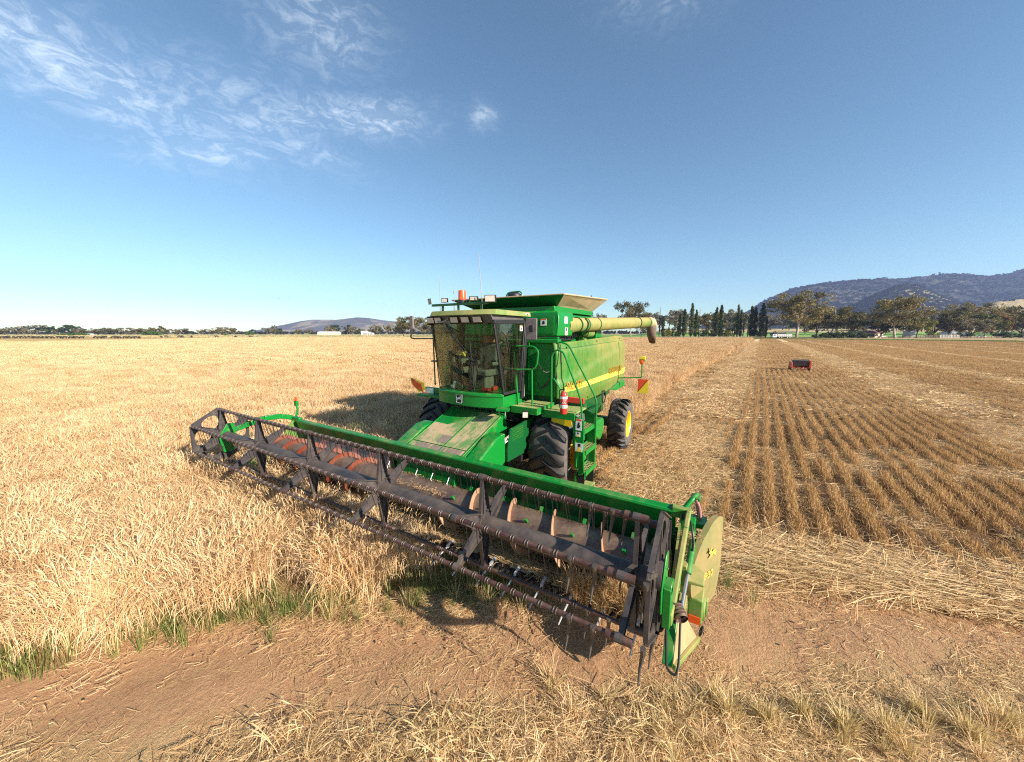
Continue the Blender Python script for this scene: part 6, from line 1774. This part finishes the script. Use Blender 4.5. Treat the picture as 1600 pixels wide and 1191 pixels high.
m = MB(); m.box(-.72, .40, .76, 1.0, .42, 1.02); m.build('end_box', RED, T, bevel=.03)
m = MB(); m.box(.30, .40, -1.0, 1.0, .44, .56); m.box(-.6, -.5, -1., 1., .4, .52); m.box(.36, .42, -.82, .22, .56, .86); fr = m.build('frame', RED, T, bevel=.01)
m = MB(); m.prism([(.425, -.35, .60), (.425, .0, .60), (.425, .10, .64), (.425, .08, .82), (.425, -.12, .80), (.425, -.20, .66)], (.006, 0, 0)); m.build('white_badge', M['white'], fr, 0)
for s in (-1, 1):
    w_ = empty('wheel', (0, s * .92, .34), 0, T); m = MB(); m.lathe([(.20, -.09), (.30, -.10), (.34, -.05), (.34, .05), (.30, .10), (.20, .09)], (0, 0, 0), (0, 1, 0), 24); m.build('tyre', M['rubber'], w_)
    m = MB(); m.lathe([(.0001, .04), (.08, .06), (.2, .02), (.2, -.05), (.0001, -.05)], (0, 0, 0), (0, 1, 0), 20); m.build('hub', M['red'], w_)
m = MB(); m.beam((-.6, -.3, .5), (-2.2, 0, .42), .07, .07); m.beam((-.6, .3, .5), (-2.2, 0, .42), .07, .07); m.box(-2.35, -2.15, -.05, .05, .38, .46); m.cyl((-2.0, 0, .42), (-2.0, 0, .03), .03); m.build('drawbar', RED, T)
m = MB()
for k in range(9): m.tube([(.1, -.7 + .17 * k, .5), (.3, -.7 + .17 * k, .12)], .018, 6)
m.build('tine_row', M['black'], T)
# grain truck with a pale tipping body
K = empty('grain_truck'); tag(K, 'white truck with a long pale grain body parked on the green strip', 'truck')
place(K, 1217, 207, pi / 2 - .12)      # long side to the camera, cab to the left
Wt = plain('truck_white', (.70, .69, .68), .5, var=.1, scale=2); Gy = plain('truck_grey', (.52, .51, .52), .5, var=.2, scale=1.5)
m = MB(); m.box(-5.2, 2.6, -1.2, 1.2, 1.05, 2.55)
for k in range(9): m.box(-5.15 + k * .95, -5.05 + k * .95, -1.26, 1.26, 1.05, 2.58)
m.box(-5.25, 2.65, -1.25, 1.25, 2.5, 2.6); m.build('grain_body', Gy, K)
m = MB(); m.prism([(2.85, -1.15, .7), (5.0, -1.15, .7), (5.05, -1.15, 1.5), (4.75, -1.15, 2.45), (2.85, -1.15, 2.55)], (0, 2.3, 0)); cb = m.build('cab', Wt, K, bevel=.06)
m = MB()
for s in (-1, 1): m.prism([(3.4, s * 1.16, 1.6), (4.7, s * 1.16, 1.6), (4.5, s * 1.16, 2.2), (3.4, s * 1.16, 2.25)], (0, s * .01, 0))
m.prism([(5.02, -1.0, 1.6), (5.02, 1.0, 1.6), (4.80, 1.0, 2.3), (4.80, -1.0, 2.3)], (.03, 0, 0)); m.build('window', M['black'], cb)
m = MB(); m.box(-5.1, 4.9, -.45, .45, .75, 1.02); m.build('chassis', M['black'], K)
for x in (4.1, 1.3, .1, -3.0, -4.2):
    w_ = empty('wheel', (x, 0, .5), 0, K); m = MB()
    for s in (-1, 1): m.lathe([(.25, -.15), (.47, -.15), (.5, -.1), (.5, .1), (.47, .15), (.25, .15)], (0, s * 1.0, 0), (0, 1, 0), 20)
    m.build('tyre', M['rubber'], w_); m = MB()
    for s in (-1, 1): m.lathe([(.0001, .02), (.26, .06)], (0, s * 1.05, 0), (0, s, 0), 16)
    m.build('rim', Gy, w_)
# small white utility and a van at the right edge
def ute(px, d, face, label, van=False, sc=1.0):
    U = empty('parked_van' if van else 'parked_utility'); tag(U, label, 'van' if van else 'utility'); place(U, px, d, face); U.scale = (sc,) * 3
    m = MB()
    if van: prof = [(-2.3, .45), (2.3, .45), (2.4, .9), (2.0, 1.3), (1.4, 2.15), (-2.2, 2.25), (-2.35, .9)]
    else: prof = [(-2.5, .45), (2.3, .45), (2.4, .75), (2.25, .98), (1.15, 1.08), (.6, 1.68), (-.6, 1.72), (-.75, 1.02), (-2.5, 1.0)]
    m.prism([(x, -.88, z) for x, z in prof], (0, 1.76, 0)); b_ = m.build('body', Wt, U, bevel=.08)
    m = MB(); wp = [(-1.6, 1.35), (1.5, 1.35), (1.15, 2.0), (-1.6, 2.05)] if van else [(-.55, 1.1), (.98, 1.12), (.55, 1.6), (-.5, 1.62)]
    for s in (-1, 1): m.prism([(x, s * .885, z) for x, z in wp], (0, s * .008, 0))
    m.build('window', M['black'], b_)
    for x in (1.45, -1.5):
        w_ = empty('wheel', (x, 0, .36), 0, U); m = MB()
        for s in (-1, 1): m.lathe([(.0001, .1), (.2, .11), (.34, .1), (.36, .05), (.36, -.08)], (0, s * .78, 0), (0, s, 0), 18)
        m.build('tyre', M['rubber'], w_)
ute(1527, 232, pi / 2, 'white utility parked between the yard rails and the dark shrub'); ute(1600, 205, pi / 2 + .3, 'white van cut by the right edge of the view', True); ute(1374, 236, pi / 2 + .2, 'white utility half hidden under the tall golden gum', False, .9)
# farm sheds on the left, house and tank on the right
def shed(name, px, d, L, Wd, hw, hr, face, wall, roof, label, doors=3, open_=False):
    Sx = empty(name); tag(Sx, label, 'shed' if name != 'farm_house' else 'house'); place(Sx, px, d, face)
    m = MB(); m.prism([(-L / 2, -Wd / 2, 0), (-L / 2, Wd / 2, 0), (-L / 2, Wd / 2, hw), (-L / 2, 0, hr), (-L / 2, -Wd / 2, hw)], (L, 0, 0)); wl = m.build('wall', wall, Sx)
    m = MB()
    for s in (-1, 1): m.prism([(-L / 2 - .3, 0, hr + .06), (-L / 2 - .3, s * (Wd / 2 + .4), hw - .08), (-L / 2 - .3, s * (Wd / 2 + .4), hw + .06), (-L / 2 - .3, 0, hr + .22)], (L + .6, 0, 0))
    m.build('roof', roof, Sx)
    for k in range(doors):
        x0 = -L / 2 + (k + .5) * L / doors; m = MB()
        for s in (1,): m.box(x0 - L / doors * .3, x0 + L / doors * .3, *sorted((s * Wd / 2, s * (Wd / 2 + .04))), .3 if name != 'farm_house' else 1.0, hw * .8)
        m.build('window' if name == 'farm_house' else 'door', M['black'] if open_ else M['grey'], wl)
TIN = plain('pale_tin', (.66, .66, .66), .45, var=.1, scale=.5); WALL = plain('cream_wall', (.62, .55, .42), .8, var=.1, scale=.5); RROOF = plain('red_roof', (.30, .12, .09), .7, scale=.6)
shed('farm_shed', 517, 485, 27, 10, 3.2, 4.6, pi / 2, WALL, TIN, 'long low shed with a white roof below the far hill', 0); shed('farm_shed', 574, 500, 12, 9, 3.4, 5.4, pi / 2 + .3, WALL, TIN, 'short tall shed right of the long white roofed shed', 1); shed('farm_shed', 581, 470, 7, 6, 2.4, 3.2, pi / 2, TIN, TIN, 'small white shed in front of the short tall shed', 2)
shed('farm_shed', 147, 440, 4.5, 3, 1.5, 2.0, pi / 2, TIN, TIN, 'tiny white shelter in the left paddock behind the cows', 1)
shed('farm_house', 1352, 243, 13, 8, 2.9, 4.6, pi / 2 + .2, WALL, RROOF, 'cream farm house half hidden behind the dark low tree', 4, True)
shed('farm_shed', 1485, 262, 14, 8, 3.0, 4.0, pi / 2, TIN, TIN, 'grey tin shed behind the white yard rails', 3, True)
m = MB(); m.lathe([(3.1, 0), (3.1, 5.0), (2.9, 5.5), (1.4, 6.4), (.0001, 6.7)], (0, 0, 0), (0, 0, 1), 28)
for k in range(4): m.lathe([(3.14, .9 + k), (3.17, .98 + k), (3.14, 1.06 + k)], (0, 0, 0), (0, 0, 1), 28)
o = m.build('grain_silo', plain('weathered_tin', (.42, .42, .41), .5, scale=.6), None, 40); o.scale = (.95, .95, .78); o.location = at(1415, 243); tag(o, 'round pale silo with a domed top beside the tall golden gum', 'silo')
def railfence(px0, px1, d, n, h, mat, label, rails=3, name='yard_fence', d1=None):
    a, b_ = at(px0, d), at(px1, d1 or d); F = empty(name, a, atan2((b_ - a).y, (b_ - a).x)); L = (b_ - a).length; tag(F, label, 'fence')
    for k in range(n + 1):
        m = MB(); m.box(L * k / n - .07, L * k / n + .07, -.07, .07, -.2, h + R.uniform(0, .15)); m.build('post', mat, F)
    for k in range(rails):
        z = h * (k + .8) / rails; m = MB(); m.box(0, L, .075, .12, z - .09, z + .09); m.build('rail', mat, F)
OLD = plain('weathered_timber', (.24, .19, .15), .9, scale=3)
railfence(1464, 1494, 214, 7, 2.0, plain('white_rails', (.66, .62, .56), .7), 'white railed stock yard in front of the gums', 4); railfence(1430, 1462, 217, 8, 1.7, OLD, 'grey timber yard rails left of the white stock yard'); railfence(1496, 1560, 216, 12, 1.2, OLD, 'low grey fence running right from the white stock yard', 2); railfence(1340, 1428, 226, 16, 1.1, OLD, 'thin post fence under the tall golden gum', 2)
railfence(1015, 1192, 232, 34, 1.1, OLD, 'thin post fence along the foot of the poplars', 2)
# green grass strip between stubble and trees
gs = []
for _ in range(9000):
    px_, d = R.uniform(1150, 1640), R.uniform(100, 216); q = at(px_, d)
    if not 192 < EDGE(q.x, q.y) < 222: continue
    gs.append((q.x, q.y, 0, R.uniform(0, 6), R.uniform(.8, 1.5), R.randrange(3)))
for _ in range(900):
    px_, d = R.uniform(-20, 640), R.uniform(236, 430); q = at(px_, d); gs.append((q.x, q.y, 0, R.uniform(0, 6), R.uniform(1, 2), 3))
scatter('grass_strip', [grass_tuft('gs%d' % i, 26, .45, .03, 500 + i, 'weed' if i < 3 else 'weed_dry', .7, .8) for i in range(4)], gs, 'green grass strip along the far end of the stubble', 'grass')

# ------------------------------------------------------------------ air
HZ = bpy.data.materials.new('haze_air'); HZ.use_nodes = True
for n in list(HZ.node_tree.nodes): HZ.node_tree.nodes.remove(n)
pv = HZ.node_tree.nodes.new('ShaderNodeVolumePrincipled'); pv.inputs['Color'].default_value = (.42, .55, 1.0, 1); pv.inputs['Density'].default_value = .000095; pv.inputs['Anisotropy'].default_value = .1
HZ.node_tree.links.new(pv.outputs[0], HZ.node_tree.nodes.new('ShaderNodeOutputMaterial').inputs['Volume'])
m = MB(); m.box(-4900, 300, -5600, 4200, -4, 500); o = m.build('haze', HZ, None, 0); tag(o, 'thin bluish haze lying over the whole plain', 'haze', kind='stuff')
